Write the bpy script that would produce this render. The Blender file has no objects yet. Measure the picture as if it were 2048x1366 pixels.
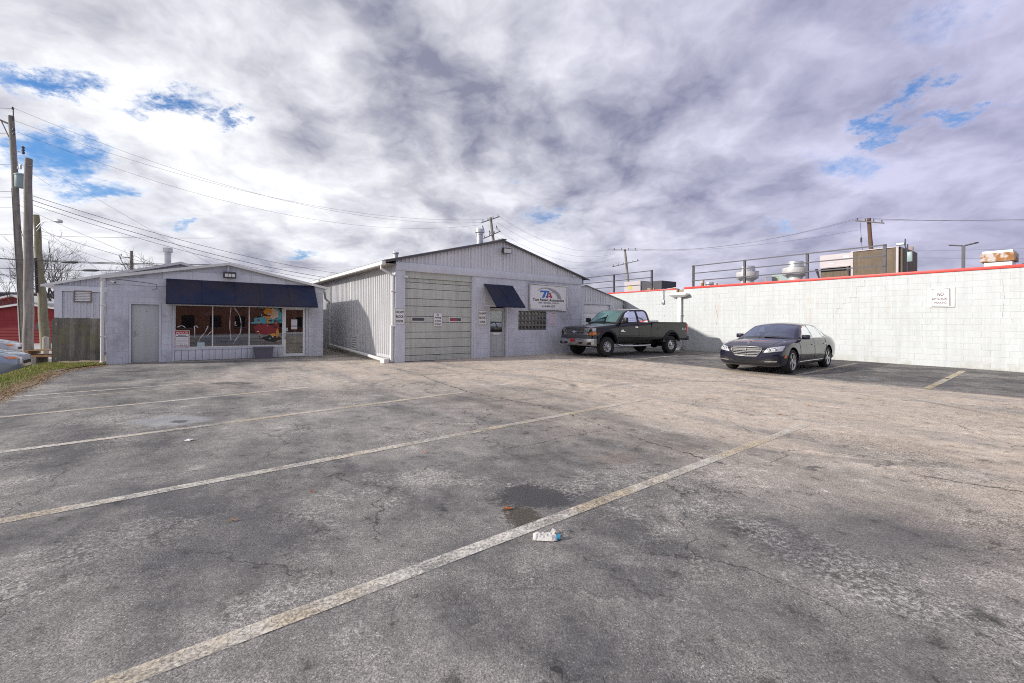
import bpy, bmesh, math, random
from mathutils import Vector, Matrix
from mathutils.bvhtree import BVHTree
random.seed(11)
sc = bpy.context.scene
COL = sc.collection
rad = math.radians

# ------------------------------------------------------------------ camera
cam_d = bpy.data.cameras.new('camera'); cam = bpy.data.objects.new('camera', cam_d); COL.objects.link(cam)
cam_d.sensor_width = 36; cam_d.lens = 886 / 2048 * 36
cam_d.shift_y = -38 / 2048
cam_d.clip_start = .05; cam_d.clip_end = 3000
cam.matrix_world = Matrix.Translation((0, 0, 1.45)) @ Matrix.Rotation(rad(90), 4, 'X') @ Matrix.Rotation(rad(.4), 4, 'Z')
sc.camera = cam

# ------------------------------------------------------------------ light
SUN_AZ = Vector((-.963, -.27, 0)).normalized()      # horizontal direction towards the sun
SUN_EL = rad(21.8)
sun_d = bpy.data.lights.new('sun', 'SUN'); sun_d.energy = 3.3; sun_d.angle = rad(1.3); sun_d.color = (1, .94, .87)
sun = bpy.data.objects.new('sun', sun_d); COL.objects.link(sun)
to_sun = Vector((SUN_AZ.x * math.cos(SUN_EL), SUN_AZ.y * math.cos(SUN_EL), math.sin(SUN_EL)))
sun.rotation_euler = to_sun.to_track_quat('Z', 'Y').to_euler()
sc.view_settings.view_transform = 'Standard'; sc.view_settings.look = 'None'
sc.view_settings.exposure = 0.45; sc.view_settings.gamma = 1; sc.view_settings.use_curve_mapping = False


class NT:
    """short-hand for node trees"""
    def __init__(s, nt): s.t = nt
    def new(s, typ, **kw):
        n = s.t.nodes.new(typ)
        for k, v in kw.items(): setattr(n, k, v)
        return n
    def put(s, v, sock):
        if isinstance(v, bpy.types.NodeSocket): s.t.links.new(v, sock)
        elif v is not None:
            if sock.type == 'RGBA' and len(v) == 3: v = (*v, 1)
            sock.default_value = v
    def m(s, op, a, b=None, c=None, clamp=False):
        n = s.new('ShaderNodeMath', operation=op, use_clamp=clamp)
        for i, v in enumerate((a, b, c)):
            if v is not None: s.put(v, n.inputs[i])
        return n.outputs[0]
    def v(s, op, a, b=None, out=0):
        n = s.new('ShaderNodeVectorMath', operation=op)
        s.put(a, n.inputs[0])
        if b is not None:
            if op == 'SCALE': s.put(b, n.inputs[3])
            else: s.put(b, n.inputs[1])
        return n.outputs[1] if op in ('LENGTH', 'DOT_PRODUCT', 'DISTANCE') else n.outputs[0]
    def noise(s, vec, scale, detail=4, rough=.5, dist=0., color=False):
        n = s.new('ShaderNodeTexNoise'); s.put(vec, n.inputs['Vector'])
        n.inputs['Scale'].default_value = scale; n.inputs['Detail'].default_value = detail
        n.inputs['Roughness'].default_value = rough; n.inputs['Distortion'].default_value = dist
        return n.outputs['Color'] if color else n.outputs[0]
    def voro(s, vec, scale, feature='F1', out=0, rnd=1.):
        n = s.new('ShaderNodeTexVoronoi', feature=feature); s.put(vec, n.inputs['Vector'])
        n.inputs['Scale'].default_value = scale; n.inputs['Randomness'].default_value = rnd
        return n.outputs[out]
    def mr(s, x, a, b, c=0., d=1., smooth=True):
        n = s.new('ShaderNodeMapRange', interpolation_type='SMOOTHSTEP' if smooth else 'LINEAR')
        s.put(x, n.inputs[0])
        for i, v in enumerate((a, b, c, d)): s.put(v, n.inputs[1 + i])
        return n.outputs[0]
    def mix(s, f, a, b, blend='MIX'):
        n = s.new('ShaderNodeMix', data_type='RGBA', blend_type=blend)
        s.put(f, n.inputs[0]); s.put(a, n.inputs[6]); s.put(b, n.inputs[7])
        return n.outputs[2]
    def comb(s, x, y, z):
        n = s.new('ShaderNodeCombineXYZ')
        for i, v in enumerate((x, y, z)): s.put(v, n.inputs[i])
        return n.outputs[0]
    def sep(s, v):
        n = s.new('ShaderNodeSeparateXYZ'); s.put(v, n.inputs[0]); return n.outputs
    def pos(s): return s.new('ShaderNodeNewGeometry').outputs['Position']
    def obj(s): return s.new('ShaderNodeTexCoord').outputs['Object']


# ------------------------------------------------------------------ sky: physical sky seen through gaps in a broken cloud deck
world = bpy.data.worlds.new('World'); sc.world = world; world.use_nodes = True
w = NT(world.node_tree); world.node_tree.nodes.clear()
sky = w.new('ShaderNodeTexSky', sky_type='NISHITA'); sky.sun_disc = False
sky.sun_elevation = SUN_EL; sky.sun_rotation = math.atan2(SUN_AZ.x, SUN_AZ.y)
sky.air_density = 1.0; sky.dust_density = .6; sky.ozone_density = 2.5
dirv = w.new('ShaderNodeTexCoord').outputs['Generated']
dx, dy, dz = w.sep(dirv)
zz = w.m('ADD', w.m('MAXIMUM', dz, 0.), .30)
P = w.comb(w.m('DIVIDE', dx, zz), w.m('DIVIDE', dy, zz), 0.)
wc = w.v('SUBTRACT', w.noise(P, 2.4, 4, .6, color=True), (.5, .5, .5))
Pw = w.v('ADD', P, w.v('SCALE', wc, .24))
Pg = w.v('ADD', P, w.v('SCALE', w.v('SUBTRACT', w.noise(w.v('ADD', P, (6., 2., 0)), 6.5, 7, .72, color=True), (.5, .5, .5)), .36))
big = w.noise(w.v('ADD', w.v('MULTIPLY', Pw, (1.1, .75, 1)), (11.2, 3.3, 0)), 1.5, 2, .45)
pc = lambda off: w.noise(w.v('ADD', w.v('MULTIPLY', w.v('ADD', Pw, off), (1.05, .95, 1)), (2.4, 4.3, 0)), 4.2, 8, .56)
puff = pc((0, 0, 0))
fine = w.noise(w.v('ADD', Pw, (1.4, 5.9, 2.)), 13., 4, .62)
gap = None
for cx, cy_, rx, ry, k in ((-1.06, 1.01, .050, .029, 1.1), (-.85, 1.12, .055, .030, 1.1), (-.76, 1.19, .036, .018, .9), (-1.27, 1.23, .075, .066, 1.3), (-1.33, 1.42, .075, .042, 1.1), (-1.29, 1.32, .045, .032, .9),
                           (-.30, 1.39, .034, .022, .7), (-.01, 1.58, .044, .022, .7), (.12, 1.81, .080, .045, .9), (1.04, 1.76, .057, .035, .8), (.93, 1.04, .030, .040, 1.2), (.96, 1.15, .042, .037, 1.3), (1.08, 1.09, .052, .024, 1.1), (1.00, 1.22, .020, .038, 1.), (1.01, 1.33, .060, .049, .7), (-1.25, 1.69, .061, .024, .8), (-.99, 2.07, .084, .026, .9), (.84, .89, .058, .053, .55)):
    e = w.v('LENGTH', w.v('DIVIDE', w.v('SUBTRACT', Pg, (cx, cy_, 0)), (rx * 2.1, ry * 2.1, 1)))
    g = w.mr(e, 1.45, .0, 0., k)
    gap = g if gap is None else w.m('MAXIMUM', gap, g)
dens = w.m('ADD', w.m('ADD', w.m('MULTIPLY', big, .30), w.m('MULTIPLY', puff, .45)), w.m('MULTIPLY', fine, .30))
dens = w.m('SUBTRACT', dens, w.m('MULTIPLY', gap, .36))
cover = w.mr(dens, .06, .42)
# grey where thick, bright where thin and on the flanks turned to the sun
lit = w.m('SUBTRACT', puff, pc((-.06, .03, 0)))
lum = w.m('ADD', w.m('MULTIPLY', puff, .95), w.m('MULTIPLY', big, .85))
lum = w.mr(lum, 1.20, .66, 0., 1., False)
lum = w.m('ADD', w.m('MULTIPLY', lum, 1.0), w.m('MULTIPLY', w.mr(dens, .46, .26), .20))
lum = w.m('ADD', lum, w.m('MULTIPLY', lit, 2.0))
lum = w.m('ADD', lum, w.m('MULTIPLY', w.m('SUBTRACT', fine, .5), .24), clamp=True)
right = w.mr(dx, -.25, .85)
low = w.mr(dz, .26, .0)
lum = w.m('MULTIPLY', lum, w.m('SUBTRACT', 1.08, w.m('MULTIPLY', right, .38)), clamp=True)
ccol = w.mix(lum, (.20, .21, .285), (.76, .765, .795))
ccol = w.mix(w.m('MULTIPLY', right, .75), ccol, w.mix(1., ccol, (.72, .70, .97), 'MULTIPLY'))
ccol = w.mix(w.m('MULTIPLY', low, .25), ccol, (.62, .62, .68))
blue = w.mix(1., sky.outputs[0], (.50, .78, 1.08), 'MULTIPLY')
col = w.mix(cover, blue, w.v('SCALE', ccol, 10.))
bg = w.new('ShaderNodeBackground'); w.put(col, bg.inputs[0]); bg.inputs[1].default_value = .1
wo = w.new('ShaderNodeOutputWorld'); w.t.links.new(bg.outputs[0], wo.inputs[0])


# ------------------------------------------------------------------ materials
MATS = {}
def principled(name):
    m = bpy.data.materials.new(name); m.use_nodes = True
    t = NT(m.node_tree); b = m.node_tree.nodes['Principled BSDF']
    MATS[name] = m
    return m, t, b

def pm(name, col, rough=.6, metal=0., var=.10, vs=2.5, bump=0., bs=60, coat=0., col2=None, c2s=1.2, lo=.52, hi=.68, rnd=0., spec=.5, coatr=.05, rvar=0., streak=0., emit=None):
    m, t, b = principled(name)
    p = t.pos()
    n = t.noise(p, vs, 6, .6)
    f = t.mr(n, .25, .75, 1 - var, 1 + var, False)
    c = t.v('SCALE', col, f)
    if streak:
        q = t.noise(t.v('MULTIPLY', p, (6, 6, .35)), 1.6, 5, .6)
        c = t.v('SCALE', c, t.mr(q, .35, .7, 1., 1 - streak))
    if col2 is not None:
        c = t.mix(t.mr(t.noise(t.v('ADD', p, (4, 2, 9)), c2s, 8, .65), lo, hi), c, col2)
    if rnd:
        oi = t.new('ShaderNodeObjectInfo').outputs['Random']
        c = t.v('SCALE', c, t.mr(oi, 0., 1., 1 - rnd, 1 + rnd, False))
    t.put(c, b.inputs['Base Color'])
    b.inputs['Metallic'].default_value = metal
    if rvar: t.put(t.mr(n, .3, .7, rough - rvar, rough + rvar, False), b.inputs['Roughness'])
    else: b.inputs['Roughness'].default_value = rough
    b.inputs['Specular IOR Level'].default_value = spec
    if coat: b.inputs['Coat Weight'].default_value = coat; b.inputs['Coat Roughness'].default_value = coatr
    if bump:
        bn = t.new('ShaderNodeBump'); bn.inputs['Strength'].default_value = bump; bn.inputs['Distance'].default_value = .01
        t.put(t.noise(p, bs, 4, .6), bn.inputs['Height']); t.t.links.new(bn.outputs[0], b.inputs['Normal'])
    if emit:
        t.put(emit[0], b.inputs['Emission Color']); b.inputs['Emission Strength'].default_value = emit[1]
    return m

def glass(name, tint=(.75, .8, .8), refl=.06, rough=0., gcol=(.95, .97, 1.)):
    m, t, b = principled(name); t.t.nodes.remove(b)
    out = [n for n in t.t.nodes if n.type == 'OUTPUT_MATERIAL'][0]
    tr = t.new('ShaderNodeBsdfTransparent'); t.put(tint, tr.inputs[0])
    gl = t.new('ShaderNodeBsdfGlossy'); gl.inputs['Roughness'].default_value = rough
    t.put(gcol, gl.inputs[0])
    fr = t.new('ShaderNodeFresnel'); fr.inputs[0].default_value = 1.5
    f = t.m('ADD', t.m('MULTIPLY', fr.outputs[0], 1.3), refl, clamp=True)
    mx = t.new('ShaderNodeMixShader'); t.put(f, mx.inputs[0])
    t.t.links.new(tr.outputs[0], mx.inputs[1]); t.t.links.new(gl.outputs[0], mx.inputs[2]); t.t.links.new(mx.outputs[0], out.inputs[0])
    return m

pm('lav_block', (.62, .64, .70), .7, var=.12, vs=1.4, bump=.25, bs=55, rnd=.05, col2=(.40, .395, .44), c2s=1.1, lo=.54, hi=.72, streak=.10)
pm('lav_paint', (.63, .65, .71), .55, var=.07, vs=2., bump=.12, bs=30, streak=.08)
pm('lav_metal', (.54, .545, .60), .42, metal=.0, var=.09, vs=1.2, streak=.14, bump=.05, bs=8)
pm('side_metal', (.64, .64, .655), .40, metal=.15, var=.07, vs=1., streak=.16, bump=.05, bs=6, col2=(.50, .48, .47), c2s=.8, lo=.6, hi=.78)
pm('gable_metal', (.68, .69, .715), .42, metal=.1, var=.07, vs=1., streak=.12)
pm('white_block', (.565, .595, .60), .62, streak=.10, var=.06, vs=.9, bump=.55, bs=42, rnd=.02, col2=(.50, .505, .485), c2s=.55, lo=.55, hi=.75)
pm('white_joint', (.52, .54, .54), .8, var=.08, vs=5., bump=.4, bs=60, col2=(.36, .35, .33), c2s=1.3, lo=.60, hi=.72)
pm('lav_joint', (.52, .53, .60), .8, var=.15, vs=5., bump=.4, bs=60, col2=(.25, .25, .28), c2s=1.4, lo=.58, hi=.7)
pm('red_coping', (.70, .055, .045), .45, var=.12, vs=2.)
pm('door_green', (.56, .58, .525), .5, var=.10, vs=1.3, streak=.18, col2=(.48, .49, .45), c2s=1.1, lo=.55, hi=.74)
pm('steel_door', (.50, .515, .515), .45, var=.06, vs=2., streak=.10)
pm('roof_dark', (.10, .095, .105), .6, var=.15)
pm('roof_rust', (.20, .15, .13), .7, var=.3, col2=(.28, .11, .05), c2s=3)
pm('white_trim', (.74, .74, .72), .45, var=.06, streak=.10)
pm('alu_frame', (.80, .80, .79), .4, var=.05)
pm('navy_canvas', (.012, .020, .060), .85, var=.30, vs=1.2, bump=.25, bs=60, col2=(.030, .026, .042), c2s=.9, lo=.42, hi=.62, streak=.2)
pm('dark_metal', (.07, .07, .085), .5, metal=.4, var=.1)
pm('rail_steel', (.055, .055, .068), .5, metal=.3, var=.12)
pm('black_plastic', (.025, .025, .03), .5, var=.1)
pm('bin_plastic', (.13, .125, .155), .55, var=.1)
pm('sign_white', (.80, .80, .80), .4, var=.03)
pm('sign_black', (.02, .02, .022), .5)
pm('sign_maroon', (.05, .015, .025), .5)
pm('sign_red', (.50, .03, .035), .5)
pm('sign_blue', (.02, .16, .55), .5)
pm('sign_purple', (.13, .08, .28), .5)
pm('sign_crimson', (.45, .04, .06), .5)
pm('sign_grey', (.34, .35, .36), .4)
pm('paper', (.72, .70, .74), .7, var=.05)
pm('paper_pink', (.66, .56, .62), .7, var=.06)
pm('paper_yellow', (.62, .50, .03), .7)
pm('paper_blue', (.50, .62, .66), .6)
pm('concrete', (.36, .33, .29), .85, var=.2, bump=.4, bs=40, col2=(.25, .2, .15), c2s=3)
pm('galv', (.52, .53, .55), .38, metal=.75, var=.12, vs=4.)
pm('fan_white', (.66, .66, .66), .4, metal=.3, var=.1, vs=3)
pm('hvac_beige', (.47, .43, .44), .5, var=.08)
pm('hvac_brown', (.15, .11, .07), .65, var=.25, vs=5., streak=.3, col2=(.5, .47, .45), c2s=2.6, lo=.70, hi=.72)
pm('rust', (.33, .15, .05), .8, var=.3, vs=6, col2=(.55, .50, .46), c2s=3.5, lo=.45, hi=.55)
pm('yellow_paint', (.68, .50, .05), .5)
pm('wood_pole', (.29, .265, .235), .85, var=.22, vs=5., bump=.5, bs=30, streak=.4)
pm('wood_pole_brown', (.15, .085, .055), .85, var=.2, vs=5., streak=.3)
pm('wood_pole_green', (.27, .25, .16), .85, var=.2, vs=4., bump=.4, bs=30, streak=.3)
pm('fence_wood', (.225, .21, .18), .9, var=.25, vs=6., bump=.5, bs=40, streak=.45, rnd=.22, col2=(.20, .19, .10), c2s=1.5, lo=.5, hi=.75)
pm('lumber', (.33, .20, .10), .8, var=.25, vs=6., rnd=.2)
pm('wire_black', (.02, .02, .022), .6)
pm('transformer', (.27, .36, .37), .45, var=.1)
pm('bark', (.10, .085, .075), .9, var=.2)
pm('barn_red', (.27, .022, .026), .7, var=.14, streak=.12)
pm('dark_siding', (.06, .06, .085), .7, var=.12)
pm('shingle', (.19, .19, .20), .9, var=.2)
pm('brick_tan', (.35, .25, .18), .9, var=.2)
pm('brick_red', (.34, .15, .10), .9, var=.25)
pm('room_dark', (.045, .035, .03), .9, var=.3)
pm('street_grey', (.40, .385, .375), .9, var=.1, vs=.6, bump=.2, bs=50)
pm('soil', (.20, .155, .10), .95, var=.3, vs=7., bump=.6, bs=60)
pm('grass_blade', (.25, .30, .05), .7, var=.35, vs=9., col2=(.40, .33, .12), c2s=2.2, lo=.46, hi=.66)
pm('straw', (.40, .27, .14), .85, var=.35, vs=14.)
pm('leaf_orange', (.52, .18, .04), .7, var=.2, vs=20)
pm('litter_white', (.62, .60, .56), .6, var=.25, vs=40., col2=(.3, .27, .24), c2s=30, lo=.55, hi=.7)
pm('litter_blue', (.03, .30, .50), .4)
pm('crack_dark', (.045, .043, .04), .95, var=.2, vs=8)
pm('paint_black', (.004, .004, .0055), .3, var=.0, spec=.1, coat=1., coatr=.03)
pm('paint_navy', (.007, .0065, .020), .3, var=.0, spec=.1, coat=1., coatr=.03)
pm('paint_ice', (.30, .36, .43), .3, metal=.35, var=.0, coat=.8)
pm('paint_silver', (.42, .43, .47), .3, metal=.4, var=.0, coat=.8)
pm('chrome', (.75, .75, .76), .12, metal=1., var=.03)
pm('grille_chrome', (.26, .26, .27), .36, metal=.85, var=.05)
pm('chrome_dull', (.55, .55, .56), .28, metal=1., var=.1)
pm('alloy', (.50, .50, .52), .3, metal=.85, var=.05)
pm('rim_dark', (.03, .03, .032), .6)
pm('tyre', (.020, .020, .021), .85, var=.2, vs=15., bump=.3, bs=120)
pm('flare_grey', (.055, .06, .072), .6, var=.08)
pm('trim_black', (.012, .012, .014), .45)
pm('seat_dark', (.03, .03, .035), .8, var=.15)
pm('seat_grey', (.16, .17, .18), .8, var=.15)
pm('lamp_clear', (.50, .51, .53), .22, metal=.2, var=.45, vs=30., coat=1.)
pm('lamp_amber', (.75, .22, .03), .2, coat=1.)
pm('lamp_red', (.45, .015, .015), .2, coat=1.)
pm('strap_red', (.60, .02, .02), .6)
pm('lens_led', (.80, .80, .78), .3, var=.1)
pm('glassblock', (.20, .20, .17), .25, var=.3, vs=9., coat=.6)
pm('glassblock_face', (.035, .036, .03), .12, var=.6, vs=7., coat=1., bump=.35, bs=14)
pm('mural_cyan', (.10, .36, .44), .5, var=.15); pm('mural_orange', (.70, .28, .03), .5, var=.15)
pm('mural_red', (.25, .02, .025), .5, var=.3, vs=6.); pm('mural_skin', (.70, .50, .36), .5, var=.1)
glass('window_glass', (.75, .77, .77), .07)
glass('windshield_teal', (.50, .72, .70), .16, gcol=(.62, 1., .95))
glass('windshield_blue', (.46, .48, .68), .13, gcol=(.75, .80, 1.))
glass('side_glass', (.25, .275, .29), .10)
glass('truck_glass', (.20, .25, .25), .07)
glass('lens_glass', (.85, .87, .88), .05)
cy = sc.cycles
cy.max_bounces = 6; cy.diffuse_bounces = 3; cy.glossy_bounces = 4; cy.transmission_bounces = 4; cy.transparent_max_bounces = 12
cy.use_adaptive_sampling = True; cy.adaptive_threshold = .008
cy.sample_clamp_indirect = 2.; cy.blur_glossy = 1.; cy.caustics_reflective = False; cy.caustics_refractive = False
cy.use_denoising = False; cy.denoising_prefilter = 'NONE'; cy.filter_width = 1.05
world.cycles.sampling_method = 'MANUAL'; world.cycles.sample_map_resolution = 1024


# ------------------------------------------------------------------ mesh helpers
class B:
    """collects geometry, then links it as one mesh object"""
    def __init__(s): s.v = []; s.f = []; s.mi = []; s.sm = []
    def add(s, vs, fs, mat=0, smooth=False, M=None):
        o = len(s.v)
        s.v += [tuple(M @ Vector(p)) if M else tuple(p) for p in vs]
        for f in fs:
            s.f.append(tuple(i + o for i in f)); s.mi.append(mat); s.sm.append(smooth)
        return s
    def box(s, x0, x1, y0, y1, z0, z1, mat=0, M=None):
        return s.add([(x0, y0, z0), (x1, y0, z0), (x1, y1, z0), (x0, y1, z0), (x0, y0, z1), (x1, y0, z1), (x1, y1, z1), (x0, y1, z1)],
                     [(0, 3, 2, 1), (4, 5, 6, 7), (0, 1, 5, 4), (1, 2, 6, 5), (2, 3, 7, 6), (3, 0, 4, 7)], mat, False, M)
    def rbox(s, x0, x1, y0, y1, z0, z1, r=.01, mat=0, M=None):
        """box with chamfered edges"""
        bm = bmesh.new(); bmesh.ops.create_cube(bm, size=1)
        for v in bm.verts:
            v.co = ((x0 + x1) / 2 + v.co.x * (x1 - x0), (y0 + y1) / 2 + v.co.y * (y1 - y0), (z0 + z1) / 2 + v.co.z * (z1 - z0))
        bmesh.ops.bevel(bm, geom=bm.edges[:], offset=r, segments=2, affect='EDGES', profile=.5)
        bm.verts.index_update()
        s.add([v.co[:] for v in bm.verts], [[v.index for v in f.verts] for f in bm.faces], mat, True, M); bm.free()
        return s
    def prism(s, poly, y0, y1, mat=0, M=None):
        """polygon in x,z extruded from y0 to y1"""
        n = len(poly)
        vs = [(x, y0, z) for x, z in poly] + [(x, y1, z) for x, z in poly]
        fs = [tuple(range(n)), tuple(range(2 * n - 1, n - 1, -1))] + [(i, (i + 1) % n + 0, (i + 1) % n + n, i + n)[::-1] for i in range(n)]
        return s.add(vs, fs, mat, False, M)
    def cyl(s, p0, p1, r0, r1=None, n=12, caps=True, mat=0, smooth=True, M=None):
        return s.tube([p0, p1], [r0, r0 if r1 is None else r1], n, caps, mat, smooth, M)
    def tube(s, path, r, n=8, caps=True, mat=0, smooth=True, M=None):
        path = [Vector(p) for p in path]; k = len(path)
        rs = r if isinstance(r, (list, tuple)) else [r] * k
        vs = []; fs = []; ref = None
        for i, p in enumerate(path):
            d = (path[min(i + 1, k - 1)] - path[max(i - 1, 0)])
            d = d.normalized() if d.length > 1e-9 else Vector((0, 0, 1))
            if ref is None: ref = d.orthogonal().normalized()
            a = (ref - d * ref.dot(d)); a = a.normalized() if a.length > 1e-6 else d.orthogonal().normalized()
            ref = a; b = d.cross(a)
            for j in range(n):
                t = 2 * math.pi * j / n
                vs.append(p + (a * math.cos(t) + b * math.sin(t)) * rs[i])
        for i in range(k - 1):
            for j in range(n):
                fs.append((i * n + j, i * n + (j + 1) % n, (i + 1) * n + (j + 1) % n, (i + 1) * n + j))
        s.add(vs, fs, mat, smooth, M)
        if caps: s.add(vs[:n], [tuple(range(n - 1, -1, -1))], mat, False, M); s.add(vs[-n:], [tuple(range(n))], mat, False, M)
        return s
    def lathe(s, prof, n=24, mat=0, M=None, smooth=True, closed=False):
        """profile (radius, height) turned about z"""
        k = len(prof); vs = []; fs = []
        for i in range(n):
            t = 2 * math.pi * i / n
            vs += [(r * math.cos(t), r * math.sin(t), h) for r, h in prof]
        for i in range(n):
            for j in range(k - 1 + (1 if closed else 0)):
                a, b = i * k + j, i * k + (j + 1) % k
                c, d = ((i + 1) % n) * k + (j + 1) % k, ((i + 1) % n) * k + j
                fs.append((a, d, c, b))
        return s.add(vs, fs, mat, smooth, M)
    def grid(s, rows, mat=0, smooth=True, M=None, flip=False):
        n = len(rows[0]); vs = [p for r in rows for p in r]; fs = []
        for i in range(len(rows) - 1):
            for j in range(n - 1):
                f = (i * n + j, i * n + j + 1, (i + 1) * n + j + 1, (i + 1) * n + j)
                fs.append(f[::-1] if flip else f)
        return s.add(vs, fs, mat, smooth, M)
    def mesh(s, name, mats):
        me = bpy.data.meshes.new(name); me.from_pydata(s.v, [], s.f)
        for m in mats: me.materials.append(MATS[m])
        me.polygons.foreach_set('material_index', s.mi); me.polygons.foreach_set('use_smooth', s.sm); me.update()
        return me
    def obj(s, name, mats, parent=None, sharp=None, loc=None):
        if isinstance(mats, str): mats = [mats]
        me = s.mesh(name, mats)
        if sharp: me.set_sharp_from_angle(angle=rad(sharp))
        return link(name, me, parent, loc)

def link(name, data, parent=None, loc=None):
    o = bpy.data.objects.new(name, data); COL.objects.link(o)
    if parent: o.parent = parent
    if loc: o.location = loc
    return o

def tag(o, label=None, cat=None, group=None, kind=None):
    if label: o['label'] = label
    if cat: o['category'] = cat
    if group: o['group'] = group
    if kind: o['kind'] = kind
    return o

def thing(name, label, cat, loc, rz=0., group=None):
    o = link(name, None); o.location = loc; o.rotation_euler = (0, 0, rz); o.empty_display_size = .2
    return tag(o, label, cat, group)

class Frame:
    """a facade: x to the right along it, y into the building, z up"""
    def __init__(s, ox, oy, deg): s.o = Vector((ox, oy, 0)); s.a = rad(deg); s.c, s.s = math.cos(s.a), math.sin(s.a)
    def w(s, x, y, z=0): return (s.o.x + x * s.c - y * s.s, s.o.y + x * s.s + y * s.c, z)
    def thing(s, name, label, cat, x, y, z, group=None): return thing(name, label, cat, s.w(x, y, z), s.a, group)

GA = Frame(-4.05, 15.42, 36.87)      # garage facade
SH = Frame(-13.12, 14.33, 36.87)     # shop facade
WW = Frame(8.78, 23.06, -54.84)      # white block wall

_txt = {}
def lettering(parent, s, x, z, h=None, wid=None, mat='sign_black', y=-.004, name='lettering', slant=0., bold=.0, depth=.003):
    """text as a mesh, centred at x, its foot at z; h is the cap height, wid the width it is fitted to"""
    cu = bpy.data.curves.new('t', 'FONT'); cu.body = s; cu.size = 1; cu.shear = slant; cu.offset = bold; cu.resolution_u = 3
    o = bpy.data.objects.new('t', cu); COL.objects.link(o)
    me = bpy.data.meshes.new_from_object(o.evaluated_get(bpy.context.evaluated_depsgraph_get()))
    COL.objects.unlink(o); bpy.data.objects.remove(o)
    xs = [v.co.x for v in me.vertices]; ys = [v.co.y for v in me.vertices]
    x0, x1, y0, y1 = min(xs), max(xs), min(ys), max(ys)
    sy = (h / (y1 - y0)) if h else None; sx = (wid / (x1 - x0)) if wid else sy
    sy = sy or sx
    for v in me.vertices: v.co = ((v.co.x - (x0 + x1) / 2) * sx, 0, (v.co.y - y0) * sy)
    me.name = name; me.materials.clear(); me.materials.append(MATS[mat])
    return link(name, me, parent, (x, y, z))

def cr(pts, sub):
    """Catmull-Rom through tuples of any length"""
    out = []; n = len(pts)
    for i in range(n - 1):
        p0, p1, p2, p3 = pts[max(i - 1, 0)], pts[i], pts[i + 1], pts[min(i + 2, n - 1)]
        for k in range(sub):
            t = k / sub
            out.append(tuple(.5 * (2 * b + (c - a) * t + (2 * a - 5 * b + 4 * c - d) * t * t + (3 * b - a - 3 * c + d) * t ** 3) for a, b, c, d in zip(p0, p1, p2, p3)))
    out.append(tuple(pts[-1])); return out

def ss(a, b, x):
    t = min(1, max(0, (x - a) / (b - a))); return t * t * (3 - 2 * t)
def gz(X, Y): return .08 * ss(12, 22, Y + .25 * X)


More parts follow.
